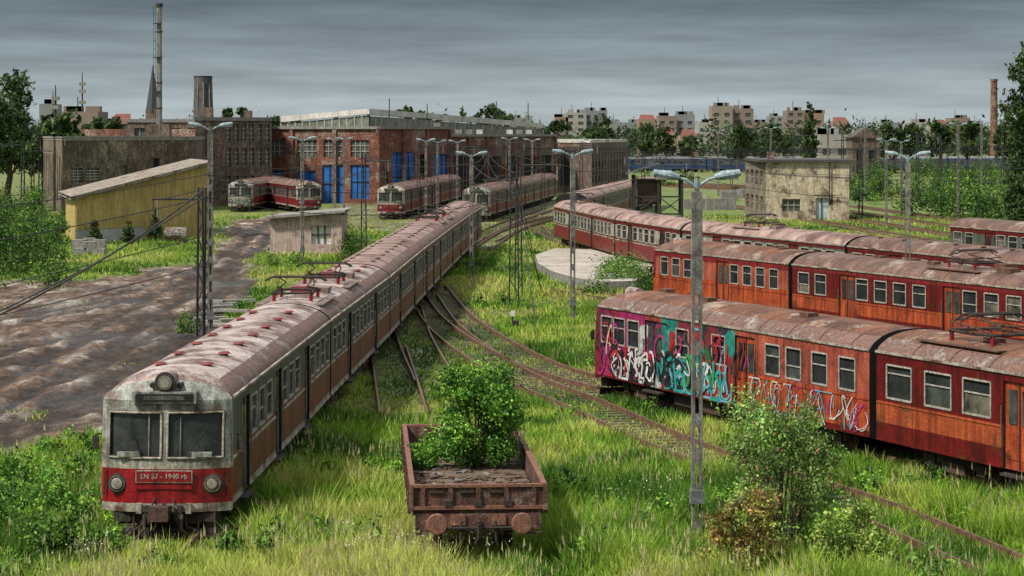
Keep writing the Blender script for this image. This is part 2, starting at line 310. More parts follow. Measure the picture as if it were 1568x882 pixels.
# ------------------------------------------------------------ grass
def grass(N,tall=False):
    t=rng.random(N); y0,y1=41.,(95. if tall else 245.); Y=1/(1/y0-t*(1/y0-1/y1)); X=(rng.random(N)*2-1)*.275*Y
    ii=np.clip(((X-gx0)/dx).astype(int),0,nx-1); jj=np.clip(((Y-gy0)/dy).astype(int),0,ny-1); h=hm[ii,jj]
    keep=(rng.random(N)<np.where(h<.32,.35,np.where(h<.5,.6,1.0)))&(h>0)
    if tall: keep&=(h>.8)&(vn(X,Y,2.5,31)>.5)
    X,Y,h=X[keep],Y[keep],h[keep]; n=len(X)
    big=vn(X,Y,3.5,5)*.45+vn(X,Y,.8,6)*.55; big2=vn(X,Y,9,8)*.5+vn(X,Y,2.2,9)*.5
    near=np.clip((72-Y)/26,0,1)
    ht=h*(.16+.66*np.clip(big-.25,0,1)*(.6+1.05*near))*rng.uniform(.55,1.4,n)
    w=.00028*Y*rng.uniform(.7,1.6,n)+.005
    if tall: ht=rng.uniform(.5,.95,n)*(.6+.4*near); w=w*.6
    a=rng.uniform(0,math.pi,n); lean=rng.normal(size=(n,2))*(.12 if tall else .45)*ht[:,None]
    P=np.stack([X,Y,np.zeros(n)],1); dxy=np.stack([np.cos(a)*w,np.sin(a)*w*.5,np.zeros(n)],1)
    T=P+np.stack([lean[:,0],lean[:,1],ht],1)
    if tall:
        V=np.stack([P-dxy*.5,P+dxy*.5,T],1); S2=np.stack([T-dxy*2-[0,0,.16],T+dxy*2-[0,0,.10],T+[0,0,.06]],1); V=np.concatenate([V,S2]).reshape(-1,3)
        c=np.array([(.44,.42,.20)])*rng.uniform(.6,1.3,(2*n,1)); npmesh('seeding_grass',V,3,np.repeat(c,3,axis=0),GRASSM); return
    V=np.stack([P-dxy,P+dxy,T],1).reshape(-1,3)
    pal=np.array([(.06,.17,.012),(.20,.40,.03),(.38,.56,.06),(.58,.62,.14),(.50,.42,.20)])
    k=np.clip((big2-.5)*9+1.6+rng.normal(size=n)*.6,0,3.3); k=np.where(rng.random(n)<.05,4,k); k0=k.astype(int); f=(k-k0)[:,None]
    c=pal[k0]*(1-f)+pal[np.minimum(k0+1,4)]*f; c*=rng.uniform(.65,1.35,n)[:,None]
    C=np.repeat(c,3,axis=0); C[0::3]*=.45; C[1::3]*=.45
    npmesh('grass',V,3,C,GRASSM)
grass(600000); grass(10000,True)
bl=[]
for i in range(620):
    Y=1/(1/43-random.random()*(1/43-1/120)); X=random.uniform(-.25,.25)*Y
    ii=int((X-gx0)/dx);jj=int((Y-gy0)/dy)
    if hm[ii,jj]<.9 or (abs(X+.9)<1.8 and Y<57): continue
    if vn(X,Y,5,12)<.42: continue
    r=random.uniform(.15,.5); bl.append((X,Y,r*.7,r,r,r*.8))
for u,v,r in((40,760,.9),(80,800,1.0),(20,830,1.1),(110,740,.7),(140,840,.8),(60,870,1.),(420,850,.6),(560,850,.6),(490,830,.5),(120,690,.5),(150,860,.7),(250,872,.5),(340,860,.5),(60,720,.7),(860,800,.5),(900,860,.6),(980,840,.5),(130,720,.5),(30,790,.9)):
    p=G(u,v); 
    for k in range(4): bl.append((p.x+random.uniform(-.6,.6)*r,p.y+random.uniform(-1,1),r*random.uniform(.3,.7),r*.6,r*.6,r*.6))
leaves('weeds',bl,70000,.05,[(.06,.16,.02),(.12,.28,.035),(.22,.40,.05),(.03,.08,.012)],shell=.8)
fb=[]
for u,v in((690,872),(740,868),(120,880),(1010,780),(560,860),(640,872)):
    p=G(u,v); fb.append((p.x,p.y,.6,1.2,1.0,.14))
leaves('wild_flowers',fb,600,.022,[(.6,.6,.55),(.5,.5,.42)],per=4,spread=.6)
# ------------------------------------------------------------ trains
RISE=.56
def rz(y): return 3.1+RISE*max(0,1-(abs(y)/1.44)**2.3)**.62
YL=[0,.07,.3,.55,.8,1.05,1.27,1.36,1.42,1.44]; YL=[-y for y in YL[::-1][:-1]]+YL
def panto(mb,x,up=.45):
    for sx in(-.9,.9):
        for sy in(-.6,.6): mb.tube((x+sx,sy,3.5),(x+sx,sy,3.85),.06,fred,n=6)
        mb.tube((x+sx,-.7,3.85),(x+sx,.7,3.85),.04,gear,n=6)
    for sy in(-.6,.6):
        mb.tube((x-1.0,sy,3.85),(x+1.0,sy,3.85),.04,gear,n=6)
        mb.tube((x-.9,sy,3.9),(x+1.1,sy*.8,3.85+up*.5),.028,rustdk,n=6); mb.tube((x+.9,sy,3.9),(x-1.1,sy*.8,3.85+up*.5),.028,rustdk,n=6)
        mb.tube((x+1.1,sy*.8,3.85+up*.5),(x,sy*.9,3.85+up),.022,rustdk,n=6); mb.tube((x-1.1,sy*.8,3.85+up*.5),(x,sy*.9,3.85+up),.022,rustdk,n=6)
    for o in(-.15,.15): mb.path([(x+o,-1.0,3.75+up),(x+o,-.75,3.88+up),(x+o,.75,3.88+up),(x+o,1.0,3.75+up)],.032,gear)
def graffiti(mb,x0,x1,z0,z1,n,cols,w=(.05,.14)):
    off=.019
    for i in range(n):
        cx=random.uniform(x0,x1);cz=random.uniform(z0+.2,z1-.2); rx=random.uniform(.12,.38);rzz=random.uniform(.25,.6); a0=random.uniform(0,6.28);sweep=random.uniform(1.5,4.2)*random.choice((-1,1)); ww=random.uniform(*w); m=random.choice(cols); off+=.0006
        k=12; ph=random.uniform(0,6); pts=[]
        for j in range(k+1):
            t=j/k; a=a0+sweep*t; pts.append((cx+rx*math.cos(a)+.15*math.sin(ph+t*4),max(z0,min(z1,cz+rzz*math.sin(a)))))
        for j in range(k):
            (xa,za),(xb,zb)=pts[j],pts[j+1]; L=math.hypot(xb-xa,zb-za)+1e-5; px,pz=-(zb-za)/L*ww/2,(xb-xa)/L*ww/2; ex,ez=(xb-xa)/L*.02,(zb-za)/L*.02; y=-1.44-off-.00004*j
            mb.face([(xa+px-ex,y,za+pz-ez),(xa-px-ex,y,za-pz-ez),(xb-px+ex,y,zb-pz+ez),(xb+px+ex,y,zb+pz+ez)],m)
def depf(y,z): return .32*(abs(y)/1.44)**2.6+max(0,z-1.8)*.10+max(0,z-3.1)*.7
def cabfront(e,detail=True,low=fred,top=greyc,b=None,strip_=cream):
    mb=MB(); zs=[.65,.84,1.60,1.74,1.84,2.83,2.95,3.1]; ms=[strip_,low,strip_,top,None,top,top]
    ys=[y for y in YL]
    P=lambda y,z,o=0:(depf(y,z)-o,y,z)
    for yi in range(len(ys)-1):
        ya,yb=ys[yi],ys[yi+1]; ym=abs((ya+yb)/2)
        for zi in range(7):
            za,zb=zs[zi],zs[zi+1]
            if zi==4 and .07<ym<1.27:
                mb.face([P(ya,za,-.06),P(yb,za,-.06),P(yb,zb,-.06),P(ya,zb,-.06)],g4); continue
            mb.face([P(ya,za),P(yb,za),P(yb,zb),P(ya,zb)],ms[zi] or top)
        r0=3.1+(rz(ya)-3.1)*.75; r1=3.1+(rz(yb)-3.1)*.75
        mb.face([P(ya,3.1),P(yb,3.1),P(yb,r1),P(ya,r0)],top)
    for s in(-1,1):
        for zi in range(7):
            za,zb=zs[zi],zs[zi+1]; y=s*1.44
            mb.face([P(y,za),(.62,y,za),(.62,y,zb),P(y,zb)],ms[zi] or top)
        q=[(s*.07,1.84),(s*.3,1.84),(s*.55,1.84),(s*.8,1.84),(s*1.05,1.84),(s*1.27,1.84),(s*1.27,2.83),(s*1.05,2.83),(s*.8,2.83),(s*.55,2.83),(s*.3,2.83),(s*.07,2.83),(s*.07,1.84)]
        mb.path([P(*a,.012) for a in q],.026,strip_); mb.path([P(*a,-.02) for a in q],.045,gear)
        mb.tube(P(s*.5,1.86,.05),P(s*.75,2.35,.06),.012,gear,n=5); mb.tube(P(s*.62,2.1,.05),P(s*.9,2.45,.06),.016,gear,n=5)
        mb.path([P(s*.35,1.86,-.03),P(s*.35,2.8,-.03)],.012,greyc)
        mb.box((depf(s*.7,1.95)+.0,s*.8,1.92),(.10,.5,.10),greyc)
        c=Vector(P(s*1.06,1.27)); 
        mb.tube(c+Vector((.08,0,0)),c+Vector((-.06,0,0)),.215,gear,n=24); mb.tube(c+Vector((.0,0,0)),c+Vector((-.08,0,0)),.195,chrome,.18,n=24); mb.tube(c+Vector((-.05,0,0)),c+Vector((-.085,0,0)),.15,gear,n=24); mb.tube(c+Vector((-.08,0,0)),c+Vector((-.11,0,0)),.125,cream,.115,n=20); mb.tube(c+Vector((-.1,0,0)),c+Vector((-.118,0,0)),.09,lampg,n=16)
        mb.path([P(s*1.36,1.0,.06),P(s*1.36,1.6,.06)],.015,gear)
        mb.box((.25,s*.95,.52),(.2,.35,.2),gear); mb.box((.35,s*1.25,.3),(.25,.3,.05),gear)
        mb.path([(.1,s*.45,.62),(-.02,s*.5,.35),(.1,s*.75,.2)],.03,gear)
        mb.path([(-.02,s*.25,.75),(-.12,s*.3,.5),(-.02,s*.33,.3)],.025,gear)
        mb.path([(.02,s*.2,.95),(-.16,s*.27,.75),(-.08,s*.24,.45)],.022,gear); mb.box((-.06,s*.36,.6),(.12,.1,.42),gear)
        mb.box((-.03,s*.55,.74),(.1,.12,.22),cream)
        mb.path([(-.1,s*.42,.62),(-.18,s*.40,.3),(.0,s*.62,.08)],.035,rustdk); mb.path([(.62,s*1.52,2.3),(.5,s*1.62,2.3),(.5,s*1.62,2.0)],.018,gear); mb.box((.5,s*1.62,2.12),(.04,.14,.3),gear)
    mb.box((.45,0,.5),(.5,2.3,.28),gear); mb.box((.2,0,.16),(.06,2.4,.22),gear)
    for k in range(7): mb.tube((.16,-1.1+k*.36,.6),(.12,-1.1+k*.36,.1),.02,rustdk,n=5)
    mb.box((-.12,0,.68),(.45,.34,.26),gear); mb.box((-.38,.05,.68),(.2,.44,.32),rustdk); mb.tube((-.3,-.28,.72),(-.3,.34,.72),.05,gear); mb.path([(0,0,.86),(-.2,.1,.5),(-.1,.2,.25)],.03,gear)
    mb.box((.26,0,3.17),(.46,1.42,.25),top); mb.box((.022,0,3.17),(.02,1.28,.17),dark); mb.box((.018,0,3.17),(.02,.9,.09),greenp)
    mb.box((-.012,0,1.44),(.03,1.26,.27),strip_); mb.box((-.018,0,1.44),(.03,1.21,.23),low); mb.box((-.005,0,1.2),(.03,1.25,.08),low)
    mb.tube((.85,0,3.5),(.14,0,3.5),.2,roofp,.22,n=24); mb.tube((.15,0,3.5),(.09,0,3.5),.235,gear,.225,n=24); mb.tube((.1,0,3.5),(.06,0,3.5),.16,chrome,n=20); mb.tube((.07,0,3.5),(.045,0,3.5),.11,lampg,n=16)
    for s in(-1,1): mb.tube((.2,s*.3,3.42),(.65,s*.34,3.44),.06,gear,.05)
    mb.obj('cab_front',e)
    if detail:
        cu=bpy.data.curves.new('number_text','FONT'); cu.body='EN 57 - 1940 rb'; cu.size=.158; cu.align_x='CENTER'; cu.align_y='CENTER'; cu.extrude=.004; cu.offset=.002
        o=bpy.data.objects.new('number_text',cu); S.collection.objects.link(o); o.parent=e; o.location=(-.039,0,1.44); o.rotation_euler=(math.pi/2,0,-math.pi/2); cu.materials.append(cream)
def car(parent,A,B,st,doors=(),wins=None,ww=1.0,dw=1.2,pitch=1.45,cab=False,pan=(),vents=1,det=True,grafx=None,gang=True,name='car'):
    A=Vector(A[:2]);B=Vector(B[:2]);dv=B-A;L=dv.length-.35; e=E(name,parent,(A.x,A.y,0),math.atan2(dv.y,dv.x))
    x0=.62 if cab else 0
    if wins is None:
        wins=[]; x=x0+1.0
        while x<L-.7:
            if all(abs(x-q)>dw/2+ww/2+.12 for q in doors): wins.append(x); x+=pitch
            else: x+=.15
    zs=[.75,.92,1.25,1.72,1.82,1.95,2.8,2.92,3.1]; bm=[st['skirt'],st.get('low0',st['low'])]+[st[k] for k in('low','line','mid','win','up','top')]
    ed=sorted(set([x0,L]+[w-ww/2 for w in wins]+[w+ww/2 for w in wins]+[q-dw/2 for q in doors]+[q+dw/2 for q in doors]))
    ed=[x for x in ed if x0<=x<=L]; mb=MB(); gl=MB()
    for s in(-1,1):
        y=s*1.44
        for xa,xb in zip(ed[:-1],ed[1:]):
            xm=(xa+xb)/2; isw=any(abs(xm-w)<ww/2 for w in wins); isd=any(abs(xm-q)<dw/2 for q in doors)
            gm=None
            if grafx and s==-1 and grafx[0]<xm<grafx[1]: gm=graf if xm<5.3 else graf2
            if isd:
                dmt=gm or st['door']
                yy=y-s*.07; mb.face([(xa,yy,.75),(xb,yy,.75),(xb,yy,2.92),(xa,yy,2.92)],dmt)
                for xx in(xa,xb): mb.face([(xx,yy,.75),(xx,y,.75),(xx,y,2.92),(xx,yy,2.92)],dark)
                mb.face([(xa,y,2.92),(xb,y,2.92),(xb,y,3.1),(xa,y,3.1)],bm[7]); mb.face([(xa,y,2.92),(xb,y,2.92),(xb,yy,2.92),(xa,yy,2.92)],dark)
                for kx in(.27,.73):
                    cx=xa+(xb-xa)*kx; gl.box((cx,yy+s*.01,2.3),(dw*.27,.03,.85),random.choice((g1,g2))); mb.box((cx,yy+s*.008,1.35),(dw*.33,.02,.7),dmt)
                mb.box((xm,yy+s*.015,1.85),(.04,.03,2.1),gear); mb.box((xm,y-s*.02,.62),(dw,.25,.06),gear)
                for xx in(xa-.03,xb+.03): mb.tube((xx,y+s*.04,1.3),(xx,y+s*.04,2.3),.018,chrome,n=5)
                continue
            for zi in range(8):
                if isw and zi==5:
                    yy=y-s*.05; m=random.choice((g1,g1,g1,g2,g3)); m2=random.choice((m,g1,g1,g2)); hz=random.choice((2.48,2.48,2.48,2.3,2.6))
                    gl.face([(xa,yy,1.95),(xb,yy,1.95),(xb,yy,hz),(xa,yy,hz)],m); gl.face([(xa,yy,hz),(xb,yy,hz),(xb,yy,2.8),(xa,yy,2.8)],m2)
                    for xx in(xa,xb): mb.face([(xx,yy,1.95),(xx,y,1.95),(xx,y,2.8),(xx,yy,2.8)],st['frame'])
                    for zz in(1.95,2.8): mb.face([(xa,yy,zz),(xb,yy,zz),(xb,y,zz),(xa,y,zz)],st['frame'])
                    if det or s==-1:
                        for xx in(xa+.01,xb-.01): mb.box((xx,y+s*.003,2.375),(.045,.03,.90),st['frame'])
                        for zz in(1.93,2.82): mb.box((xm,y+s*.004,zz),(ww-.03,.034,.045),st['frame'])
                        mb.box((xm,y-s*.03,hz),(ww-.06,.03,.035),st['frame'])
                    continue
                mb.face([(xa,y,zs[zi]),(xb,y,zs[zi]),(xb,y,zs[zi+1]),(xa,y,zs[zi+1])],gm or bm[zi])
        for q0,q1 in zip([x0]+[q+dw/2 for q in sorted(doors)],[q-dw/2 for q in sorted(doors)]+[L]):
            if q1-q0>.1:
                if not(grafx and s==-1 and q0<grafx[1]): mb.box(((q0+q1)/2,y+s*.01,1.77),(q1-q0-.08,.025,.03),st['line'])
                mb.box(((q0+q1)/2,y+s*.01,.78),(q1-q0-.08,.03,.05),st['skirt'])
        mb.box(((x0+L)/2,y+s*.015,3.13),(L-x0,.06,.06),gut)
    for xx in((L,) if cab else (0,L)):
        mb.face([(xx,-1.44,.75),(xx,1.44,.75)]+[(xx,y,rz(y)) for y in YL[::-1]],st['end'])
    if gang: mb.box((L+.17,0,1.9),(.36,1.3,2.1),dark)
    mb.face([(x0,-1.42,.76),(L,-1.42,.76),(L,1.42,.76),(x0,1.42,.76)],gear)
    if grafx:
        gb=MB(); random.seed(5)
        a,b=grafx
        graffiti(gb,a+.9,a+2.4,.85,2.6,26,[inks[1],inks[4],inks[7],inks[0]],(.03,.08)); graffiti(gb,a+1.6,a+4.6,.85,1.9,56,[inks[0],inks[0],inks[0],inks[1],inks[7],inks[1]],(.05,.11)); graffiti(gb,a+5.3,b-.2,.85,2.0,76,[inks[2],inks[3],inks[2],inks[0],inks[1],inks[5],inks[1]],(.05,.14))
        graffiti(gb,a+4.8,b+1,1.7,2.9,26,[inks[4],inks[7],inks[5],inks[1]],(.03,.08)); graffiti(gb,b+1.2,L-.3,.85,1.75,46,[inks[0],inks[0],inks[5],inks[4]],(.022,.04)); gb.obj('graffiti',e)
    mb.obj('body',e); gl.obj('windows',e)
    rf=MB(); xr=[]; x=1.3 if cab else 0
    while x<L-.4: xr.append(x); x+=1.7
    xr.append(L); rings=[]
    if cab: rings.append([(depf(y,3.1+(rz(y)-3.1)*.75),y,3.1+(rz(y)-3.1)*.75) for y in YL])
    sag=[random.uniform(-.015,.015) for _ in xr]
    for k,xx in enumerate(xr): rings.append([(xx,y,rz(y)+(sag[k] if abs(y)<1.2 else 0)) for y in YL])
    mi=rf.mi(st['roof']); me_=rf.mi(st.get('edge',st['roof']))
    for r in rings: rf.v+=r
    n=len(YL)
    for a in range(len(rings)-1):
        for j in range(n-1): rf.f.append((a*n+j,a*n+j+1,(a+1)*n+j+1,(a+1)*n+j)); rf.m.append(me_ if abs(YL[j]+YL[j+1])/2>1.1 else mi)
    rf.obj('roof',e,smooth=True)
    rg=MB()
    for xx in xr[1:-1]:
        for j in range(n-1):
            ya,yb=YL[j],YL[j+1]; rg.face([(xx-.02,ya,rz(ya)+.018),(xx+.02,ya,rz(ya)+.018),(xx+.02,yb,rz(yb)+.018),(xx-.02,yb,rz(yb)+.018)],st['seam'])
    if vents:
        x=x0+1.9; 
        while x<L-1:
            if not any(abs(x-p)<2.6 for p in pan):
                for yy in(-.55,.55):
                    rg.tube((x,yy,rz(yy)-.02),(x,yy,rz(yy)+.05),.10,st['vent'],n=10); rg.tube((x,yy,rz(yy)+.04),(x,yy,rz(yy)+.085),.17,st['vent'],.11,n=12)
            x+=2.5
    elif det:
        for k in range(3): rg.box((random.uniform(2,L-2),random.uniform(-.4,.4),rz(.3)+.04),(.5,.35,.12),st['seam'])
    for p in pan:
        panto(rg,p)
        rg.box((p+2.0,.1,3.75),(.7,.6,.26),st['vent']); rg.box((p+3.0,-.5,3.68),(.9,.5,.2),st['seam'])
        for sy in(-.95,.95): rg.box((p,sy,3.55),(3.6,.3,.04),st['seam'])
    rg.obj('roof_gear',e)
    bg=MB()
    for xc in(3.2,L-3.2):
        for s in(-1,1):
            bg.box((xc,s*1.0,.55),(3.0,.14,.2),gear); bg.box((xc,s*1.05,.38),(.9,.2,.25),rustdk)
            for o in(-1.1,1.1):
                bg.tube((xc+o,s*.68,.48),(xc+o,s*.82,.48),.46,rustdk,n=18); bg.box((xc+o,s*1.02,.47),(.34,.22,.3),gear); 
                for k in(-.3,.3): bg.tube((xc+o+k,s*1.04,.42),(xc+o+k,s*1.04,.72),.07,rustdk,n=6)
            bg.box((xc,s*1.1,.7),(.5,.1,.1),gear)
        for o in(-1.1,1.1): bg.tube((xc+o,-.7,.48),(xc+o,.7,.48),.08,gear)
    x=5.6
    while x<L-6: 
        w=random.uniform(.6,1.6); bg.box((x+w/2,random.choice((-.95,-.9)),.5),(w,.5,random.uniform(.3,.5)),random.choice((gear,rustdk))); bg.box((x+w/2,.95,.5),(w,.5,.4),gear); x+=w+random.uniform(.3,.8)
    bg.obj('bogies',e)
    return e
def sty(skirt,low,line,mid,win,up,top,door,roof,vent=fred,seam=gear,frame=framem,end=dark,**k):
    return dict(skirt=skirt,low=low,line=line,mid=mid,win=win,up=up,top=top,door=door,roof=roof,vent=vent,seam=seam,frame=frame,end=end,**k)
seamp=M('roof_seam',(.26,.18,.15),(.12,.08,.065),3,.8)
seamr=M('roof_seam_rust',(.15,.07,.04),(.07,.035,.022),3,.8)
redge=M('roof_edge_brown',(.24,.13,.10),(.11,.06,.05),1.2,.7,streak=.3,rust=.3,rustc=(.38,.32,.28),rsc=1.2,dirt=.5)
ventr=M('vent_dull_red',(.24,.03,.03),(.12,.03,.025),4,.6)
sL=sty(cream,brownp,cream,brownp,greenp,greenp,greenp,greenp,roofp,vent=ventr,seam=seamp,edge=redge)
sL2=sty(cream,brownp,cream,brownp,greenp,greenp,brownp,greenp,rooff,vent=seamp,seam=seamp,edge=redge)
tr=E('commuter_train')
for i in range(6):
    A,B=L1[i],L1[i+1]
    e=car(tr,A,B,sL if i<2 else sL2,doors=(2.6,8.4,14.6) if i%3==0 else (5.6,15),cab=(i==0),pan=(2.6,10.5) if i==1 else ((3,10) if i==4 else ()),pitch=1.35,ww=1.0,dw=1.1,name='car')
    if i==0: cabfront(e)
s1=sty(dred,orange,orange,peach,peach,peach,peach,orange,roofr,vent=seamr,seam=seamr,edge=redge)
s1b=sty(dred,dorange,dorange,dred,dred,dred,dred,orange,roofr,vent=seamr,seam=seamr,low0=dred,edge=redge)
t=E('graffitied_train')
A=c1; B=c1+d*17.9
e=car(t,A,B,s1,doors=(4.68,10.69),wins=[1.25,2.2,3.25,6.71,9.06,12.35,13.54,14.97,16.42],ww=.85,vents=0,grafx=(-.1,9.9),cab=True)
cabfront(e,False,graf,graf,None,dred)
car(t,B,B+d*21.5,s1b,doors=(6.3,14),wins=[1.1,2.9,4.6,8.4,10,11.6,16,17.6,19.2],ww=1.2,vents=0,pan=(3.2,))
s2=sty(dred,orange,orange,orange,peach,redp,redp,orange,roofr,vent=seamr,seam=seamr,low0=dorange,edge=roofb)
s2b=sty(dred,orange,dorange,dred,dred,dred,redp,orange,roofb,vent=seamr,seam=seamr,low0=dred,edge=roofb)
t=E('orange_train'); A=c2;B=c2+d2*14.3
e=car(t,A,B,s2,doors=(7.7,),ww=.8,pitch=1.25,vents=0,cab=True); cabfront(e,False,orange,redp,None,dorange)
car(t,B,B+d2*20,s2b,doors=(4.6,12.5),ww=.95,pitch=1.45,vents=0,pan=(12,))
car(t,B+d2*20,B+d2*40,s2b,doors=(5,15),vents=0)
s3=sty(dred,redp,cream,dred,cream,dred,dred,redp,rooff,vent=seamr,seam=seamp)
s3b=sty(dred,redp,cream,greenp,cream,greenp,dred,redp,rooff,vent=seamr,seam=seamp)
s3c=sty(dred,redp,dred,greenp,greenp,dred,dred,redp,roofb,vent=seamr,seam=seamr)
t=E('red_cream_train')
car(t,R3[0],R3[1],s3,doors=(8,18),vents=0,pan=(5,)); car(t,R3[1],R3[2],s3,doors=(4,12),vents=0); car(t,R3[2],R3[3],s3b,doors=(5,15),vents=0,pan=(8,)); car(t,R3[3],R3[4],s3c,doors=(5,15),vents=1)
t=E('maroon_train'); car(t,(29.2,141.5),(36,120),s3c,doors=(5,15),vents=0)
s4=sty(cream,redp,cream,dred,dred,redp,dred,redp,roofb,vent=seamr,seam=seamr)
def dtrain(name,u,k,u2,k2,low=redp,top=cream):
    A=Vector((XY(u,F/k),F/k));B=Vector((XY(u2,F/k2),F/k2)); t=E(name); dd=(B-A); n=max(1,round(dd.length/21)); 
    for i in range(n):
        e=car(t,A+dd*i/n,A+dd*(i+1)/n,s4,doors=(6,15),vents=1,cab=(i==0),pan=(4,) if i==1 else (),det=False)
        if i==0: cabfront(e,False,low,top)
dtrain('parked_grey_train',368,13.3,425,11.8,greyc,greyc)
dtrain('parked_red_train',474,13.6,408,12.2)
dtrain('depot_red_train',598,14.6,690,11.6)
dtrain('depot_green_front_train',729,15.0,838,11.2,greyc,greyc)
t=E('rusty_roof_train'); car(t,(XY(875,F/17),F/17),(XY(935,F/14.3),F/14.3),s3,doors=(6,15),vents=0,det=False); car(t,(XY(935,F/14.3),F/14.3),(XY(992,F/12.2),F/12.2),s3,doors=(6,15),vents=0,det=False)
bluep=M('blue_coach_paint',(.03,.08,.22),(.02,.05,.12),.5,.5)
s5=sty(bluep,bluep,greyc,bluep,bluep,bluep,bluep,bluep,M('grey_roof',(.22,.23,.25),(.12,.12,.13),.5,.8),vent=gear,seam=gear)
t=E('blue_passenger_train')
for i in range(5): car(t,(XY(955,520)+i*19.5,520+i*3),(XY(955,520)+(i+1)*19.5,523+i*3),s5,doors=(2,17),vents=0,det=False)
# ------------------------------------------------------------ wagon
def wagon():
    e=E('flat_wagon',None,(-.70,46,0),math.atan2(9.5,-.62)); mb=MB(); L=9.5; wood=M('rotten_planks',(.22,.155,.11),(.08,.05,.035),3,.95,bump=.8,streak=.3); rb=M('wagon_rust',(.15,.062,.04),(.055,.027,.02),2.5,.8,bump=.8,rust=.25,rustc=(.26,.19,.15),rsc=3,streak=.5)
    bf=M('buffer_rust',(.26,.11,.07),(.14,.06,.04),5,.7,bump=.4)
    mb.box((L/2,0,1.18),(L,2.7,.14),rb)
    for i in range(34):
        mb.box((.14+i*(L-.28)/34+.1,random.uniform(-.02,.02),1.28+random.uniform(-.01,.015)),(.24,2.55,.05),wood)
    for s in(-1,1):
        for k in range(3): mb.box((L*(k+.5)/3,s*1.36,1.48),(L/3-.06,.07,.48),rb)
        for k in range(9): mb.box((.2+k*(L-.4)/8,s*1.42,1.42),(.09,.07,.62),rb)
        mb.box((L/2,s*1.37,1.74),(L,.11,.05),bf); mb.box((L/2,s*1.05,.95),(L,.12,.3),rb)
    for xx in(0,L):
        sg=-1 if xx==0 else 1
        mb.box((xx,0,1.47),(.07,2.78,.46),rb); mb.box((xx+sg*.02,0,1.72),(.12,2.84,.06),bf); mb.box((xx+sg*.03,0,1.27),(.13,2.84,.07),bf)
        for k in range(5): mb.box((xx+sg*.05,-1.15+k*.575,1.5),(.06,.09,.4),rb)
        for k in(-1.39,1.39): mb.box((xx+sg*.03,k,1.48),(.14,.09,.52),rb)
        for k in(-.62,0,.62): mb.box((xx+sg*.08,k,1.36),(.07,.16,.12),gear); mb.box((xx+sg*.06,k+.25,1.6),(.04,.3,.05),gear)
        mb.box((xx+sg*.0,0,.98),(.16,2.6,.34),rb)
        for s in(-1,1):
            mb.tube((xx,s*.87,1.02),(xx+sg*.3,s*.87,1.02),.11,rb,n=14); mb.tube((xx+sg*.3,s*.87,1.02),(xx+sg*.55,s*.87,1.02),.075,gear,n=14); mb.tube((xx+sg*.55,s*.87,1.02),(xx+sg*.6,s*.87,1.02),.22,bf,.2,n=24)
            mb.tube((xx+sg*.1,s*.35,1.0),(xx+sg*.12,s*.38,.45),.03,gear); mb.box((xx+sg*.12,s*1.15,.75),(.06,.3,.05),rb); mb.box((xx+sg*.09,s*.42,1.02),(.05,.3,.22),bf)
        mb.tube((xx,0,1.0),(xx+sg*.35,0,.98),.05,gear); mb.path([(xx+sg*.35,0,.98),(xx+sg*.32,0,.7),(xx+sg*.2,.05,.55)],.045,gear); mb.tube((xx+sg*.14,-.9,.86),(xx+sg*.14,.9,.86),.03,gear)
    for xc in(2.2,L-2.2):
        for s in(-1,1): mb.tube((xc,s*.68,.5),(xc,s*.82,.5),.48,rustdk,n=22); mb.box((xc,s*1.05,.52),(.4,.2,.3),gear); mb.box((xc,s*1.05,.78),(1.3,.1,.08),gear)
        mb.tube((xc,-.8,.5),(xc,.8,.5),.09,gear)
    for i in range(260):
        mb.box((random.uniform(.2,8),random.uniform(-1.2,1.2),1.33),(random.uniform(.05,.35),random.uniform(.03,.1),.03),random.choice((wood,wood,rb,concrete)),random.uniform(0,3))
    mb.obj('body',e)
wagon()
def bush():
    e=E('leafy_bush'); mb=MB(); x,y=-.80,51.4; bl=[]
    for i in range(28):
        a=random.uniform(0,6.28); r=1.0*math.sqrt(random.random()); z=1.65+random.random()*1.7; r*=(1.2-.38*abs(z-2.3))
        q=Vector((x+r*math.cos(a),y+r*math.sin(a)*1.1,z)); mb.path([(x,y,1.3),(x+(q.x-x)*.4,y+(q.y-y)*.4,1.3+(z-1.3)*.6),q],.018,bark,5); s=random.uniform(.24,.42); bl.append((*q,s,s,s*.85))
    for k in range(8): bl.append((x+random.uniform(-1.6,.9),y+random.uniform(-.6,3.5),1.55,.3,.4,.25))
    bl.append((x+.1,y,3.4,.25,.25,.35))
    mb.obj('branches',e); leaves('foliage',bl,30000,.045,[(.06,.16,.02),(.12,.28,.03),(.22,.40,.05),(.025,.08,.012)],e,per=30,spread=.3,shell=.45)
bush()
def shrub(name,x,y,h,w,n,pal,size=.05,fl=None,nb=26):
    e=E(name); mb=MB(); bl=[]
    for i in range(nb):
        a=random.uniform(0,6.28); z=h*random.uniform(.15,1.0); r=w/2*math.sqrt(random.random())*(1.1-.55*(z/h)); q=Vector((x+r*math.cos(a),y+r*math.sin(a),z))
        mb.path([(x+random.uniform(-.3,.3),y,0),(x+(q.x-x)*.5,y+(q.y-y)*.3,z*.6),q,q+Vector((random.uniform(-.25,.25),0,random.uniform(.1,.4)))],.012,bark,5); s=random.uniform(.15,.36)*w/2.5; bl.append((*q,s*1.2,s*1.2,s*.8))
    mb.obj('branches',e); leaves('foliage',bl,n,size,pal,e,per=14,spread=.4,shell=.5)
    if fl: leaves('blossoms',bl,fl,.035,[(.5,.10,.10),(.5,.2,.18)],e,per=3,spread=.6)
shrub('wild_rose_shrub',XY(1195,46.5),46.5,3.35,3.1,15000,[(.10,.21,.04),(.19,.35,.07),(.28,.42,.11),(.16,.19,.06)],.042,420,40)
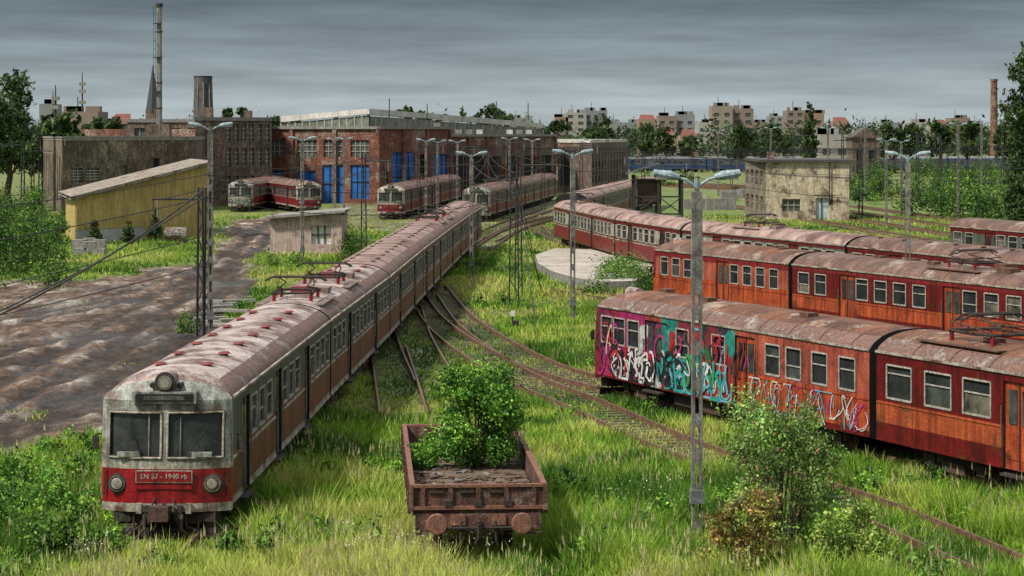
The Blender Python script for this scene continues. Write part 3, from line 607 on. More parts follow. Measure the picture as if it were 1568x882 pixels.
shrub('elder_shrub',XY(1140,44.5),44.5,1.6,1.9,7000,[(.26,.24,.05),(.36,.36,.08),(.15,.21,.03),(.30,.17,.07)],.045)
shrub('elder_shrub',XY(1295,44.8),44.8,1.5,1.9,6500,[(.14,.27,.04),(.24,.38,.06),(.33,.38,.10)],.042)
# ------------------------------------------------------------ lamps & masts
lampm=M('lamp_housing',(.32,.42,.46),(.18,.24,.27),5,.5); poleM=M('concrete_pole',(.27,.26,.23),(.12,.11,.10),5,.9,streak=.5)
M0=M('junction_box',(.20,.22,.22),(.1,.11,.11),5,.6)
def lamp(u,vb,vt,rot=0):
    k=(vb-205)/H; Y=F/k; x=XY(u,Y); h=(vb-vt)/k; e=E('street_lamp',None,(x,Y,0),rot); mb=MB(); hp=h-.35
    for s in(-1,1):
        mb.box((s*.085,0,hp*.5),(.06,.15,hp),poleM)
    n=int(hp/.8)
    for i in range(n+1): mb.box((0,0,min(hp-.1,i*.8+.2)),(.11,.14,.30 if i<n-2 else .8),poleM)
    mb.box((0,0,.9),(.30,.26,.30),M0); mb.tube((0,0,hp-.1),(0,0,h-.05),.06,lampm)
    for s in(-1,1):
        mb.path([(0,0,h-.25),(s*.25,0,h-.08),(s*.45,0,h-.02)],.035,lampm)
        mb.tube((s*.4,0,h-.02),(s*.6,0,h+.02),.06,lampm,.11,10); mb.tube((s*.6,0,h+.02),(s*.98,0,h+.08),.11,lampm,.08,10); mb.box((s*.76,0,h-.04),(.34,.14,.06),lampg)
    mb.obj('pole_and_heads',e)
for a in((1067,822,270,.1),(1390,520,236,-.2),(877,492,233,.15),(722,426,235,.1),(463,402,212,.3),(322,515,192,.2),(527,330,212,.2),(513,322,213,0),(652,340,214,0),(670,332,216,.3),(700,326,216,.1),(1357,345,214,.1),(1380,330,216,.3),(1467,335,190,.1),(1268,318,196,0),(1325,310,192,.2),(1503,322,188,0),(780,322,212,.1),(815,318,214,0),(905,305,214,0),(1100,300,200,.1),(1180,296,196,.1)):
    lamp(*a)
def mast(u,vb,vt,w=.4,arm=0,name='catenary_mast'):
    k=(vb-205)/H; Y=F/k; x=XY(u,Y); h=(vb-vt)/k; e=E(name,None,(x,Y,0)); mb=MB()
    for s in(-1,1):
        for q in(-1,1): mb.tube((s*w/2,q*w/2,0),(s*w/2*.6,q*w/2*.6,h),.04,steel,n=5)
    n=int(h/.7)
    for i in range(n):
        z0,z1=i*h/n,(i+1)*h/n; a=w/2*(1-.4*z0/h);b=w/2*(1-.4*z1/h); s=1 if i%2 else -1
        for q in(-1,1): mb.tube((s*a,q*a,z0),(-s*b,q*b,z1),.02,steel,n=4); mb.tube((q*a,s*a,z0),(q*b,-s*b,z1),.02,steel,n=4)
    if arm: 
        mb.tube((0,0,h-.5),(arm,0,h-.5),.05,steel,n=5); mb.tube((0,0,h),(arm*.8,0,h-.5),.025,steel,n=5); mb.tube((arm*.9,0,h-.5),(arm*.9,0,h-1.3),.04,concrete,n=6)
    mb.obj('lattice',e)
for a in((307,515,287,.3,0),(318,512,288,.3,-2.5),(787,470,238,.5,2.5),(794,455,262,.4,-2),(557,392,236,.4,2),(641,330,216,.4,3),(662,338,212,.4,3),(690,326,218,.4,3),(712,345,222,.4,2),(745,322,214,.4,3),(765,330,212,.4,3),(800,318,214,.4,3),(832,322,212,.4,2),(860,345,226,.4,2),(890,330,216,.4,2),(1008,350,240,.5,3),(985,345,232,.4,-2),(1290,300,205,.4,3),(1340,300,200,.4,3),(1318,330,208,.4,-3),(1405,310,204,.4,3),(1440,300,205,.4,-3),(1535,300,195,.4,3),(62,330,205,.4,3),(35,340,215,.4,-3),(50,320,225,.4,3),(930,300,205,.4,3),(960,296,206,.4,3),(1060,288,204,.4,3),(1120,285,203,.4,-3),(1215,290,203,.4,3)):
    mast(*a)
w=MB()
def wire(a,b,sag=.4,r=.022):
    a=Vector(a);b=Vector(b); pts=[a.lerp(b,t/10)-Vector((0,0,sag*4*(t/10)*(1-t/10))) for t in range(11)]; w.path(pts,r,steel,4)
X_=lambda u,Y,z:(XY(u,Y),Y,z)
wire(G(312,290,7.6),G(-250,585,5)); wire(G(315,300,7),G(-300,600,3.5)); wire(X_(315,98,4.5),(-30,50,2.2)); wire(X_(315,98,3.2),(-30,60,1.2))
for z in(7.2,6.2):
    wire(X_(315,98,z),(-18,20,z)); wire(X_(315,98,z),X_(557,165,z)); wire(X_(557,165,z),X_(641,240,z)); wire(X_(787,104,z),X_(745,250,z)); wire(X_(787,104,z),X_(860,200,z)); wire(X_(860,200,z),X_(1008,190,z)); wire(X_(1008,190,z),X_(1340,300,z)); wire(X_(1008,190,z),(45,110,z)); wire(X_(641,245,z),X_(800,270,z))
    wire(X_(1008,190,z),X_(1300,110,z-.4)); wire(X_(985,200,z),X_(1600,150,z)); wire(X_(557,165,z),X_(322,98,z+.4)); wire(X_(860,200,z),X_(641,245,z)); wire(X_(722,135,z),X_(557,165,z)); wire(X_(787,104,z-.3),X_(722,135,z)); wire(X_(722,135,z),X_(745,250,z)); wire(X_(877,107,z),X_(1008,190,z)); wire(X_(315,98,z),X_(787,104,z-.2),.8)
for i in range(11): wire(X_(640,250+i*6,7.2+.2*(i%3)),X_(1568,260+i*15,7.0),.6,.03)
for i in range(6): wire(X_(900,260+i*12,6.4),X_(1600,180+i*12,6.2),.5,.03); wire(X_(690,240+i*8,6.6),X_(900,330+i*5,6.6),.3,.03)
for k in(-1,1): wire((XY(787,104)+k*.1,104,7),(XY(830,125),125,0),0,.02); wire((XY(794,115)+k*.1,115,6),(XY(822,100),100,0),0,.02)
w.obj('overhead_wires')
# ------------------------------------------------------------ buildings
def wall(mb,P0,P1,z0,z1,m,ops=(),dep=.25,reveal=None):
    P0=Vector(P0);P1=Vector(P1);dv=P1-P0;L=dv.length;dv/=L; nn=Vector((-dv.y,dv.x))
    if nn.dot((P0+P1)/2)<0: nn=-nn
    xs=sorted(set([0,L]+[v for o in ops for v in(o[0],o[1])])); zs=sorted(set([z0,z1]+[v for o in ops for v in(o[2],o[3])]))
    Q=lambda x,z,o=0:(*(P0+dv*x+nn*o),z)
    for xa,xb in zip(xs[:-1],xs[1:]):
        for za,zb in zip(zs[:-1],zs[1:]):
            xm,zm=(xa+xb)/2,(za+zb)/2; o=next((o for o in ops if o[0]<xm<o[1] and o[2]<zm<o[3]),None)
            k=dep if o else 0; mb.face([Q(xa,za,k),Q(xb,za,k),Q(xb,zb,k),Q(xa,zb,k)],o[4] if o else m)
    for o in ops:
        a,b,c,e_=o[:4]; rm=reveal or m
        for x in(a,b): mb.face([Q(x,c),Q(x,e_),Q(x,e_,dep),Q(x,c,dep)],rm)
        for z in(c,e_): mb.face([Q(a,z),Q(b,z),Q(b,z,dep),Q(a,z,dep)],rm)
        if len(o)>5 and o[5]:
            nxx,nz,fm=o[5]
            for i in range(1,nxx): x=a+(b-a)*i/nxx; p=Q(x,(c+e_)/2,dep-.06); mb.box(p,(.09,.05,e_-c),fm,math.atan2(dv.y,dv.x))
            for i in range(1,nz): z=c+(e_-c)*i/nz; p=Q((a+b)/2,z,dep-.09); mb.box(p,(b-a,.05,.09),fm,math.atan2(dv.y,dv.x))
def prism(mb,fp,z0,z1,m,roof,ops={},over=0,trim=None):
    n=len(fp)
    for i in range(n): wall(mb,fp[i],fp[(i+1)%n],z0,z1,m,ops.get(i,()))
    c=sum((Vector(p) for p in fp),Vector((0,0)))/n; q=[c+(Vector(p)-c)*(1+over) for p in fp]
    mb.face([(*p,z1+.02) for p in q],roof)
    for i in range(n):
        a,b=q[i],q[(i+1)%n]; mb.face([(*a,z1-.25 if over else z1-.01),(*b,z1-.25 if over else z1-.01),(*b,z1+.2),(*a,z1+.2)],trim or m)
brick=M('red_brick',(.27,.09,.055),(.12,.05,.035),.45,.9,streak=.45,rust=.36,rustc=(.36,.27,.21),rsc=.25,bsc=4,dirt=.5)
oldw=M('sooty_brick',(.27,.20,.145),(.10,.072,.055),.35,.9,streak=.65,rust=.25,rustc=(.35,.29,.22),rsc=.2,bsc=3,dirt=.5)
bluedoor=M('blue_gate',(.02,.17,.55),(.015,.09,.30),.6,.5,streak=.3)
white=M('white_fascia',(.75,.72,.66),(.5,.48,.43),.6,.7,streak=.3); glz=M('dirty_glazing',(.12,.14,.12),(.05,.06,.055),1.5,.4); tar=M('tar_roof',(.10,.095,.09),(.06,.055,.05),.3,.9)
glw=M('roof_light_glazing',(.26,.28,.22),(.10,.12,.09),1.2,.4,streak=.4)
e=E('brick_train_depot'); mb=MB()
C=Vector((-17.2,286)); Lf=Vector((-34.5,292)); Rt=Vector((6.3,325)); dr=(Rt-C).normalized(); bk=Vector((-dr.y,dr.x))*30
mid=C+dr*17
fr=(4,3,framem)
wall(mb,Lf,C,0,9.7,brick,[(1.5,5,0,4.2,bluedoor,(3,1,dark)),(2,5,6.0,8.2,glz,fr),(6.8,9.5,0,4.2,bluedoor,(3,1,dark)),(6.8,9.6,6.0,8.2,glz,fr),(10.4,13.4,0,5,bluedoor,(3,2,dark)),(10.6,13.2,6.0,8.2,glz,fr),(14.4,17,.6,5,bluedoor,(3,2,dark)),(14.4,17,6.0,8.2,glz,fr)])
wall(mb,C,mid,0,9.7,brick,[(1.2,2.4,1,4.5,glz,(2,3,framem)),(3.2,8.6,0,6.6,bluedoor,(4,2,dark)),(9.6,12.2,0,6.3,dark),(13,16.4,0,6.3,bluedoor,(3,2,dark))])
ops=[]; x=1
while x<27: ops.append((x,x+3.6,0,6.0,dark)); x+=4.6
wall(mb,mid,Rt,0,8.7,brick,ops)
for a,b,z in((Lf,C,9.7),(C,mid,9.7),(mid,Rt,8.7)):
    a3=Vector(a);b3=Vector(b); dd=(b3-a3).normalized(); o=Vector((dd.y,-dd.x)); o=o if o.dot(-a3)>0 else -o
    mb.box((*((a3+b3)/2+o*.05),z+.1),((b3-a3).length+.1,.5,.35),concrete,math.atan2(dd.y,dd.x))
    n=int((b3-a3).length/4.6)
    for i in range(n+1):
        p=a3+dd*i*(b3-a3).length/n+o*.12; mb.box((*p,z/2),(.5,.28,z-.3),brick,math.atan2(dd.y,dd.x))
bL,bC,bM,bR=Lf+bk,C+bk,mid+bk,Rt+bk
mb.face([(*Lf,9.65),(*C,9.65),(*mid,9.65),(*bM,9.65),(*bL,9.65)],tar); mb.face([(*mid,8.65),(*Rt,8.65),(*bR,8.65),(*bM,8.65)],tar)
mb.face([(*mid,8.6),(*bM,8.6),(*bM,9.65),(*mid,9.65)],brick); mb.face([(*Lf,0),(*bL,0),(*bL,9.65),(*Lf,9.65)],brick); mb.face([(*Rt,0),(*bR,0),(*bR,8.6),(*Rt,8.6)],brick)
q0=Vector((XY(430,300),300));q1=Vector((XY(566,291),291));q2=Vector((XY(668,312),312));q3=Vector((XY(832,336),336))
def strip(a,b,za0,za1,zb0,zb1,m): mb.face([(*a,za0),(*b,zb0),(*b,zb1),(*a,za1)],m)
for a,b,za,zb in((q0,q1,11.4,12.3),(q1,q2,12.3,11.8),(q2,q3,11.8,10.6)):
    strip(a,b,za-2.9,za-1.0,zb-2.9,zb-.9,glw)
    f=Vector((0,-.35)); strip(a+f,b+f,za-.8,za,zb-.7,zb,white); mb.face([(*(a+f),za-.8),(*(b+f),zb-.7),(*b,zb-.75),(*a,za-.85)],white); mb.face([(*(a+f),za),(*(b+f),zb),(*(b+Vector((0,22))),zb),(*(a+Vector((0,22))),za)],tar)
    n=12
    for i in range(n+1):
        p=a.lerp(b,i/n)+Vector((0,-.08)); z=za+(zb-za)*i/n; mb.box((*p,z-1.85),(.14,.08,1.9),white)
for i in range(14):
    p=q1.lerp(q3,.08+.06*i)+Vector((1,-5)); mb.box((*p,10.1 if i<5 else 9.2),(.9,.9,.8),random.choice((white,concrete,tar)))
for i in range(5): p=q1.lerp(q3,.1+.2*i); mb.tube((*p,11),(*p,13+random.random()),.07,steel,n=5)
mb.obj('shell',e)
e=E('workshop_annex'); mb=MB(); dull=M('dull_brick',(.22,.14,.105),(.11,.075,.06),.4,.9,streak=.5,rust=.3,rustc=(.30,.26,.22),rsc=.3,bsc=4,dirt=.5)
a0=Vector((XY(852,345),345));a1=Vector((XY(905,335),335));a2=Vector((XY(962,380),380))
prism(mb,[a0,a1,a2,a0+Vector((0,40))],0,7.9,dull,tar,{0:[(.8,4.4,1,6,dark)],1:[(i*3.6+1,i*3.6+3,1.5,6,glz,(2,4,framem)) for i in range(12)]},.01,white); mb.obj('shell',e)
e=E('old_factory_building'); mb=MB(); gw=(3,5,framem)
f0=Vector((-61.8,292));f1=Vector((-49.6,245));f2=Vector((-37.3,262))
prism(mb,[f0,f1,f2,(-40,300)],0,8.5,oldw,tar,{0:[(i*5+2,i*5+4,1.5,6.5,glz,gw) for i in range(9)],1:[(1.2,3.0,3.6,5.2,glz,gw),(3.6,5.6,3.6,5.2,glz,gw),(9,9.9,4.2,5.4,glz),(14,15,5,6.2,dark)]},.005,concrete)
mb.box((-44,254.5,4.5),(.3,.3,8.6),gear); mb.box((-41.5,262,9.4),(2.4,2,1.6),oldw); mb.obj('shell',e)
e=E('old_factory_tower_block'); mb=MB()
prism(mb,[(-39.4,276),(-30.6,283),(-34,310),(-42,305)],0,10.9,oldw,tar,{0:[(1+i*1.15,1.7+i*1.15,z,z+2.2,glz,(2,4,framem)) for i in range(3,9) for z in(1.5,5.0,8.0)]},.01,concrete)
mb.box((-38.2,279,11.6),(1.2,1.2,1.4),oldw); mb.box((-34,286,11.5),(1,1,1),oldw)
mb.obj('shell',e)
e=E('warehouse'); mb=MB(); prism(mb,[(-52,300),(-41,300),(-41,330),(-52,330)],0,10.8,oldw,tar,{0:[(1+i*2.4,2.4+i*2.4,8.6,9.8,glz,(2,1,framem)) for i in range(4)]},.01,concrete); mb.obj('shell',e)
e=E('concrete_tower'); mb=MB(); tx,ty=XY(311,330),330
dkc=M('dark_concrete',(.16,.15,.14),(.08,.075,.07),.8,.9,streak=.6)
mb.tube((tx,ty,8),(tx,ty,15.6),1.5,dkc,1.25,14); mb.tube((tx,ty,15.6),(tx,ty,17.4),1.28,dkc,1.4,14); mb.tube((tx,ty,17.4),(tx,ty,17.6),1.42,gear,1.42,14)
for i in range(9): a=2*math.pi*i/9; mb.tube((tx+1.52*math.cos(a),ty+1.52*math.sin(a),8),(tx+1.3*math.cos(a),ty+1.3*math.sin(a),16.6),.1,concrete,n=4)
mb.obj('shaft',e)
e=E('steel_chimney'); mb=MB(); tx,ty=XY(244,262),262
mb.tube((tx,ty,0),(tx,ty,24),.36,concrete,.3,14)
for z in range(9,25,3): mb.tube((tx,ty,z),(tx,ty,z+.1),.40,gear,n=12)
for s in(-.45,-.2): mb.tube((tx+s-.15,ty-.45,6),(tx+s-.15,ty-.45,24),.03,steel,n=4)
for z in range(7,24): mb.box((tx-.475,ty-.45,z),(.25,.04,.05),steel)
for z in range(10,24,4): mb.box((tx-.15,ty-.45,z),(1.0,.4,.1),steel)
mb.tube((tx,ty,24),(tx,ty,24.4),.42,gear,n=12); mb.obj('shaft',e)
e=E('yellow_shed'); mb=MB(); yel=M('yellow_corrugated',(.66,.50,.18),(.48,.34,.11),.8,.6,streak=.4); yw=M('shed_base',(.5,.5,.46),(.35,.35,.32),1,.8)
a=Vector((-36,183));b=Vector((-26.7,195)); bk2=Vector((-4,16)); n=60
for i in range(n):
    t0,t1=i/n,(i+1)/n; p,q=a.lerp(b,t0),a.lerp(b,t1); o=Vector((.06,-.06)); pm=a.lerp(b,(t0+t1)/2)+o; z=lambda t:3.8+2.5*t
    mb.face([(*p,1.1 if t0<.5 else 0),(*pm,1.1 if t0<.5 else 0),(*pm,z((t0+t1)/2)),(*p,z(t0))],yel); mb.face([(*pm,1.1 if t0<.5 else 0),(*q,1.1 if t0<.5 else 0),(*q,z(t1)),(*pm,z((t0+t1)/2))],yel)
h=a.lerp(b,.5); mb.face([(*a,0),(*h,0),(*h,1.1),(*a,1.1)],yw)
mb.face([(*a,0),(*(a+bk2),0),(*(a+bk2),3.8),(*a,3.8)],yel); mb.face([(*b,0),(*(b+bk2),0),(*(b+bk2),6.3),(*b,6.3)],yel)
dd=(b-a).normalized(); ov=Vector((dd.y,-dd.x))*.5; r0=a-dd*.9+ov;r1=b+dd*.2+ov;r2=b+dd*.2+bk2;r3=a-dd*.9+bk2
for zo in(0,.25): mb.face([(*r0,3.6+zo),(*r1,6.4+zo),(*r2,6.4+zo),(*r3,3.6+zo)],gut)
mb.face([(*r0,3.6),(*r1,6.4),(*r1,6.65),(*r0,3.85)],gut); mb.obj('shell',e)
e=E('plastered_hut'); mb=MB(); pink=M('pinkish_render',(.62,.48,.42),(.44,.32,.28),1.2,.9,streak=.4,rust=.2,rustc=(.22,.16,.14)); wf=M('white_paint',(.7,.7,.66),(.5,.5,.46),3,.6)
prism(mb,[(-18.2,167),(-12.8,167),(-12.8,173),(-18.2,173)],0,2.7,pink,tar,{0:[(3.1,4.6,.7,2.1,wf,(3,2,gear))]})
for fz in([(-18.5,166.5,2.62),(-12.5,166.5,3.1),(-12.5,173.5,3.1),(-18.5,173.5,2.62)],[(-18.5,166.5,2.62),(-12.5,166.5,3.1),(-12.5,166.5,3.28),(-18.5,166.5,2.8)],[(-18.5,166.5,2.8),(-12.5,166.5,3.28),(-12.5,173.5,3.28),(-18.5,173.5,2.8)],[(-18.5,166.5,2.8),(-18.5,166.5,2.62),(-18.5,173.5,2.62),(-18.5,173.5,2.8)]): mb.face(fz,concrete)
mb.face([(-18.2,166.99,2.5),(-12.8,166.99,2.5),(-12.8,166.99,3.05),(-18.2,166.99,2.6)],pink)
mb.obj('shell',e)
e=E('derelict_signal_building'); mb=MB(); peel=M('peeling_cream_render',(.66,.57,.42),(.52,.42,.29),.5,.9,streak=.35,rust=.36,rustc=(.16,.11,.08),rsc=.75,bsc=4,dirt=.3); peel2=M('dark_side_render',(.30,.25,.19),(.15,.13,.10),.6,.9,streak=.5,rust=.3)  # side walls get a darker render tone than the front wall
fp=[(25.9,247),(26.5,231.8),(35.2,231.8),(35.2,247)]
wall(mb,fp[0],fp[1],0,6.1,peel2,[(1+i*3.4,3+i*3.4,z,z+1.5,glz,(2,2,framem)) for i in range(4) for z in(.9,3.6)])
wall(mb,fp[1],fp[2],0,6.1,peel,[(1.7,3.6,.9,2.2,glz,(3,2,framem)),(5.2,6.5,0,2.3,M('pale_blue_door',(.5,.6,.65),(.35,.42,.46),1,.6),(2,1,gear)),(6.7,7.0,1.6,2.2,glz)])
mb.face([(*fp[2],0),(*fp[3],0),(*fp[3],6.1),(*fp[2],6.1)],peel2)
mb.box((30.7,239.4,6.2),(9.8,15.9,.25),tar); mb.box((30.8,239.6,6.02),(9.4,15.5,.12),concrete); mb.tube((33.1,231.6,1.5),(33.1,231.6,6.4),.06,gear); mb.tube((31.5,231.5,2.6),(33.9,231.5,2.6),.05,gear); mb.box((27.5,236,6.7),(.7,.7,.8),brick)
mb.obj('shell',e)
e=E('rusty_steel_shelter'); mb=MB(); sx,sy=XY(1008,205),205
for ax in(-2.2,0,2.2):
    for ay in(0,3): mb.box((sx+ax,sy+ay,2.6),(.22,.22,5.2),steel)
for z in(1.6,3.2,4.8): mb.box((sx,sy,z),(4.6,.12,.14),steel)
for ax in(-2.2,0): mb.tube((sx+ax,sy,1.6),(sx+ax+2.2,sy,3.2),.05,steel); mb.tube((sx+ax+2.2,sy,1.6),(sx+ax,sy,3.2),.05,steel)
mb.box((sx-.8,sy+1.5,3.6),(2.2,2.4,2.2),rustdk); mb.face([(sx-2.9,sy-.8,5.3),(sx+.2,sy-.8,6.3),(sx+.2,sy+4,6.3),(sx-2.9,sy+4,5.3)],steel); mb.face([(sx+3,sy-.8,5.2),(sx+.2,sy-.8,6.3),(sx+.2,sy+4,6.3),(sx+3,sy+4,5.2)],steel)
mb.obj('frame',e)
e=E('concrete_platform'); mb=MB(); slab=M('pale_slab',(.52,.46,.41),(.32,.27,.23),.4,.9,rust=.2,rustc=(.15,.17,.07)); mb.face([(*p,.6) for p in padP],slab)
for i in range(len(padP)):
    a,b=padP[i-1],padP[i]; mb.face([(*a,0),(*b,0),(*b,.6),(*a,.6)],concrete)
mb.obj('slab',e)
mb=MB()
for i in range(16):
    a=random.uniform(255,330); u=random.uniform(1075,1310); 
    mb.box((XY(u,a),a,.6),(random.uniform(1,5),.5,random.uniform(.8,1.6)),random.choice((white,concrete,concrete,dull)),random.uniform(-.3,.3))
mb.obj('concrete_blocks')
e=E('brick_substation'); mb=MB(); x=XY(1326,420); prism(mb,[(x-2.6,420),(x+2.6,420),(x+2.6,428),(x-2.6,428)],0,8.2,dull,tar,{0:[(.8,2,0,6,dark),(3.1,4.4,0,6,dark)]})
mb.face([(x-3,419.6,8.2),(x+3,419.6,8.2),(x,419.6,10.2)],dull); mb.face([(x-3,419.6,8.2),(x,419.6,10.2),(x,428,10.2),(x-3,428,8.2)],tar); mb.face([(x+3,419.6,8.2),(x,419.6,10.2),(x,428,10.2),(x+3,428,8.2)],tar); mb.obj('shell',e)
e=E('brick_chimney'); mb=MB(); x=XY(1522,700); mb.tube((x,700,0),(x,700,25.5),1.3,brick,1.0,12); mb.tube((x,700,25.5),(x,700,26.3),1.2,brick,1.2,12); mb.obj('shaft',e)
e=E('church_spire'); mb=MB(); x=XY(234,800); mb.box((x,800,9),(4.5,4.5,18),oldw); mb.tube((x,800,17),(x,800,34),2.6,M('spire_slate',(.05,.055,.06),(.03,.03,.035),1,.7),.05,8); mb.obj('tower',e)
for u,Y,ht in((126,600,25.5),(85,500,20)):
    e=E('telecom_mast'); mb=MB(); x=XY(u,Y); mb.tube((x,Y,0),(x,Y,ht),.5,steel,.12,6)
    for z in(ht-3,ht-5,ht-8): mb.box((x,Y,z),(1.6,1.2,.8),concrete)
    mb.obj('mast',e)
wins=M('distant_window',(.08,.09,.10),(.05,.055,.06),1,.5)
walls=[M('apartment_wall_'+str(i),c,tuple(v*.8 for v in c),.1,.9,bump=0,streak=.15) for i,c in enumerate([(.30,.25,.20),(.36,.34,.31),(.26,.20,.165),(.25,.26,.26),(.33,.22,.16)])]
redroof=M('red_tile_roof',(.22,.06,.04),(.14,.045,.03),.3,.8)
def block(u0,u1,vt,Y,ci,gable=False):
    e=E('apartment_block'); mb=MB(); k=F/Y; x0,x1=XY(u0,Y),XY(u1,Y); z=9+(205-vt)/k; n=max(2,int((x1-x0)/3.2)); fl=max(1,int(z/3)); m=walls[ci]
    cw=(x1-x0)/n; ops=[(i*cw+cw*.22,i*cw+cw*.72,j*3+1.0,j*3+2.5,wins) for i in range(n) for j in range(fl) if j*3+2.6<z]
    prism(mb,[(x0,Y),(x1,Y),(x1,Y+14),(x0,Y+14)],0,z,m,tar,{0:ops})
    if gable: mb.face([(x0,Y,z),(x1,Y,z),(x1-1,Y+6,z+2),(x0+1,Y+6,z+2)],redroof)
    else:
        for i in range(4): mb.box((random.uniform(x0+1,x1-1),Y+5,z+.8),(random.uniform(1,4),3,1.6),m)
        mb.tube((x0+3,Y+5,z),(x0+3,Y+5,z+4),.15,steel,n=4)
    mb.obj('shell',e)
for a in((1090,1122,163,900,0),(1122,1154,167,905,2),(866,898,173,1000,1),(896,930,170,1010,3),(850,870,180,1000,4),(978,1005,183,900,4,1),(1008,1036,178,950,2),(1036,1064,176,960,3),(1005,1034,206,640,1,1),(1042,1068,208,660,4,1),(1205,1232,170,900,2),(1232,1262,174,905,4),(1178,1200,178,1200,3),(1275,1300,186,1000,4,1),(1395,1420,188,900,1),(1456,1486,181,1100,2),(1486,1510,190,1100,1),(1540,1600,190,900,3),(1255,1302,207,520,1),(780,815,181,1100,3),(95,150,172,560,2),(165,200,186,560,4,1),(60,80,160,650,3),(930,978,188,1000,3),(1070,1090,188,1000,1),(1150,1178,188,1100,2),(1350,1380,188,1100,3),(1430,1452,190,1000,0,1)):
    block(*a)
# ------------------------------------------------------------ trees & shrubs
tree('broadleaf_tree',XY(15,258),258,17,9,9000,.26); tree('broadleaf_tree',XY(-20,240),240,14,9,6000,.26)
tree('poplar_tree',XY(1575,180),180,17.5,4.6,16000,.17,DP,True); tree('poplar_tree',XY(1610,190),190,15,6,6000,.2,DP)
tree('poplar_tree',XY(1241,430),430,15.5,3.2,5000,.3,DP,True)
for u,Y,h,w_ in((735,480,16.5,9),(750,500,14.5,9),(625,430,16,5),(575,430,14.5,7),(505,430,13.5,8),(535,440,13,6),(650,450,13.8,8),(690,460,13.5,7),(350,400,14.5,4.5),(372,400,15,4),(180,330,13,6),(210,340,12.5,5),(100,300,12.5,7),(75,290,11,7),(920,520,13,10),(855,520,13,7),(1020,540,11,9),(1055,560,11,8),(1130,500,11.5,9),(1395,520,12,9),(1440,480,12,9),(1175,520,11,10),(770,520,14,6),(1545,420,12.5,9),(135,330,13,5),(455,420,13,8),(420,420,13,7),(1480,500,12,9),(1370,500,11.5,8),(990,560,11.5,8)):
    tree('broadleaf_tree',XY(u,Y),Y,h,w_,2400,.4)
bl=[]
for i in range(190):
    Y=random.uniform(780,880) if i%2 else random.uniform(1300,1500); u=random.uniform(-80,1650); h=9+(205-random.uniform(186,200))*Y/F; r=random.uniform(4,9)
    bl.append((XY(u,Y),Y,h-r,r*1.3,r,r))
leaves('distant_tree_line',bl,55000,.9,[(.05,.09,.035),(.035,.065,.03),(.07,.11,.045)],per=16,spread=.22)
bl=[]
for i in range(46):
    Y=random.choice((250,290,340,400,470))*random.uniform(.93,1.07); u=random.uniform(1305,1640); R=random.uniform(1.6,3.6)
    for k in range(7): bl.append((XY(u,Y)+random.uniform(-1.3,1.3)*R,Y+random.uniform(-1,1)*R,R*random.uniform(.25,.85),R*random.uniform(.35,.6),R*.5,R*random.uniform(.3,.5)))
for i in range(34):
    Y=random.uniform(270,560); u=random.uniform(955,1300); R=random.uniform(.8,1.8)
    for k in range(4): bl.append((XY(u,Y)+random.uniform(-1.5,1.5)*R,Y,R*random.uniform(.2,.6),R*.6,R*.5,R*.4))
leaves('shrub_thicket',bl,80000,.16,GP+[(.14,.25,.04),(.02,.05,.012),(.025,.06,.015)],per=40,spread=.35,shell=.4)
bl=[]
for i in range(70):
    u=random.uniform(-60,105); v=random.uniform(330,440); p=G(u,v); r=random.uniform(.6,1.9)*(1.0 if u<60 else .6)
    bl.append((p.x,p.y,r*.6,r,r,r))
for u,v,r in((20,400,2.4),(55,390,1.8),(-10,420,2.8),(30,350,2.6),(80,380,1.3),(5,370,3.0)):
    p=G(u,v); 
    for k in range(6): bl.append((p.x+random.uniform(-.7,.7)*r,p.y+random.uniform(-.7,.7)*r,r*random.uniform(.4,1.3),r*.4,r*.4,r*.35))
leaves('hedge_thicket',bl,70000,.10,GP+[(.02,.055,.012)],per=40,spread=.3,shell=.4)
for u,v,h in((145,372,2.0),(197,374,2.0),(237,368,2.7)):
    p=G(u,v); e=E('small_spruce'); mb=MB(); mb.tube(p,p+Vector((0,0,h)),.06,bark,.01,6); mb.obj('trunk',e)
    leaves('needles',[(p.x,p.y,h*(.15+.8*i/8),.75*(1-i/9)+.08,.75*(1-i/9)+.08,h*.07) for i in range(9)],3500,.07,DP,e,spread=.3)
bl=[]
for u,v,r in((950,432,1.3),(935,442,1.1),(975,440,1.1),(1000,450,1.1),(915,452,.8),(1020,452,.9),(540,398,1.2),(530,385,1.2),(420,410,.7),(450,405,.6),(285,510,.6),(370,480,.5)):
    p=G(u,v); bl.append((p.x,p.y,r*.5,r,r,r*.8))
leaves('low_bushes',bl,16000,.08,GP,per=18,spread=.3)
mb=MB()
for i in range(14):
    p=G(random.uniform(318,372),random.uniform(470,505)); mb.box((p.x,p.y,.1+.12*(i%3)),(1.6,.5,.12),concrete,random.uniform(-.5,.5))
mb.obj('concrete_slabs')
mb=MB()
for i in range(9):
    p=G(122+(i%3)*15,392-(i//3)*3); mb.box((p.x,p.y,.35+.5*(i%2)),(.9,.9,.45),concrete,random.uniform(-.2,.2))
mb.obj('stacked_blocks')
e=E('storage_tank'); mb=MB(); p=G(270,372); mb.tube((p.x-.9,p.y,.7),(p.x+.9,p.y,.7),.6,greyc,n=18); mb.box((p.x-.6,p.y,.15),(.15,1,.3),gear); mb.box((p.x+.6,p.y,.15),(.15,1,.3),gear); mb.obj('tank',e)
e=E('ground_signal'); mb=MB(); p=G(785,505); mb.box((p.x,p.y,.35),(.08,.08,.7),steel); mb.tube((p.x,p.y-.05,.75),(p.x,p.y+.05,.75),.13,wf,n=14); mb.box((p.x+.15,p.y,.3),(.3,.3,.25),steel); mb.obj('lever',e)
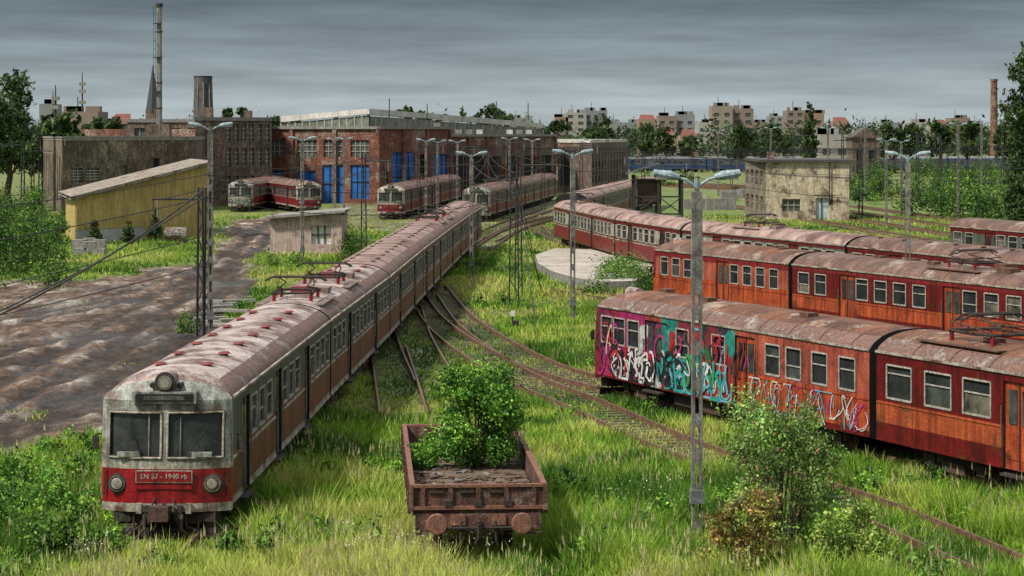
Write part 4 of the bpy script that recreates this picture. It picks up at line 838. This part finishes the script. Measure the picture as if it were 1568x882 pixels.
# ------------------------------------------------------------ world, sun, camera
W=bpy.data.worlds.new('World'); S.world=W; W.use_nodes=True; nt=W.node_tree; N=nt.nodes; Lk=nt.links.new
el,az=math.radians(50),math.atan2(-.75,-.5)
sky=N.new('ShaderNodeTexSky'); sky.sky_type='NISHITA'; sky.sun_disc=False; sky.sun_elevation=el; sky.sun_rotation=az; sky.dust_density=3
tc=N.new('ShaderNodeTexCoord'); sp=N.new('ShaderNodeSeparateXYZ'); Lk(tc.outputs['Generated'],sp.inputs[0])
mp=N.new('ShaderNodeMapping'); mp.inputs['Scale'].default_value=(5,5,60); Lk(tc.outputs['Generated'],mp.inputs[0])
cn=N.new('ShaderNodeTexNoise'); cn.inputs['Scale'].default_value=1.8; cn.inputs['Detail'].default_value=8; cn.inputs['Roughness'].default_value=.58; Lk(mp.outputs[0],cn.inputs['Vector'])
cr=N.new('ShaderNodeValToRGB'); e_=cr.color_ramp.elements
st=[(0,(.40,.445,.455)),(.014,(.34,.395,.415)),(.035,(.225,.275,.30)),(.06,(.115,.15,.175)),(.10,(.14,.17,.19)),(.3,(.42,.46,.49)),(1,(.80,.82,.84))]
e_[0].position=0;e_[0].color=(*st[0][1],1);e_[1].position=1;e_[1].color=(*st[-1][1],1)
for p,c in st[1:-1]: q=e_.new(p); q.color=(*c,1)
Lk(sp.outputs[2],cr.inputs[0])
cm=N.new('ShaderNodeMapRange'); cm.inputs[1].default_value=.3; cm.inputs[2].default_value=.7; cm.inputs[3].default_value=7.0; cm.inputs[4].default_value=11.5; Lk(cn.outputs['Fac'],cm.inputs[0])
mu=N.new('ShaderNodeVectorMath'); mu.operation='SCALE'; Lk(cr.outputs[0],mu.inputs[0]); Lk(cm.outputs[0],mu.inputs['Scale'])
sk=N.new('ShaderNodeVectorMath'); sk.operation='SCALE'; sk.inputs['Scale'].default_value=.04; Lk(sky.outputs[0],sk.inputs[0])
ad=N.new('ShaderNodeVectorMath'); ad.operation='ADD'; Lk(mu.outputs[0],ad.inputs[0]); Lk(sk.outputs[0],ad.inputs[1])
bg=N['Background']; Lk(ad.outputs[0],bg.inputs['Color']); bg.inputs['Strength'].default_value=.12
sl=bpy.data.lights.new('sun','SUN'); sl.energy=5.0; sl.angle=math.radians(5); sl.color=(1,.95,.85); so=bpy.data.objects.new('sun',sl); S.collection.objects.link(so)
dirv=Vector((math.sin(az)*math.cos(el),math.cos(az)*math.cos(el),math.sin(el))); so.rotation_euler=dirv.to_track_quat('Z','Y').to_euler()
cam=bpy.data.cameras.new('camera'); co=bpy.data.objects.new('camera',cam); S.collection.objects.link(co); co.location=(0,0,H); co.rotation_euler=(math.pi/2,0,0)
cam.sensor_width=36; cam.lens=36*F/1568; cam.shift_y=-236/1568; cam.clip_start=1; cam.clip_end=20000; S.camera=co
S.view_settings.view_transform='Standard'; S.view_settings.look='None'; S.view_settings.exposure=0
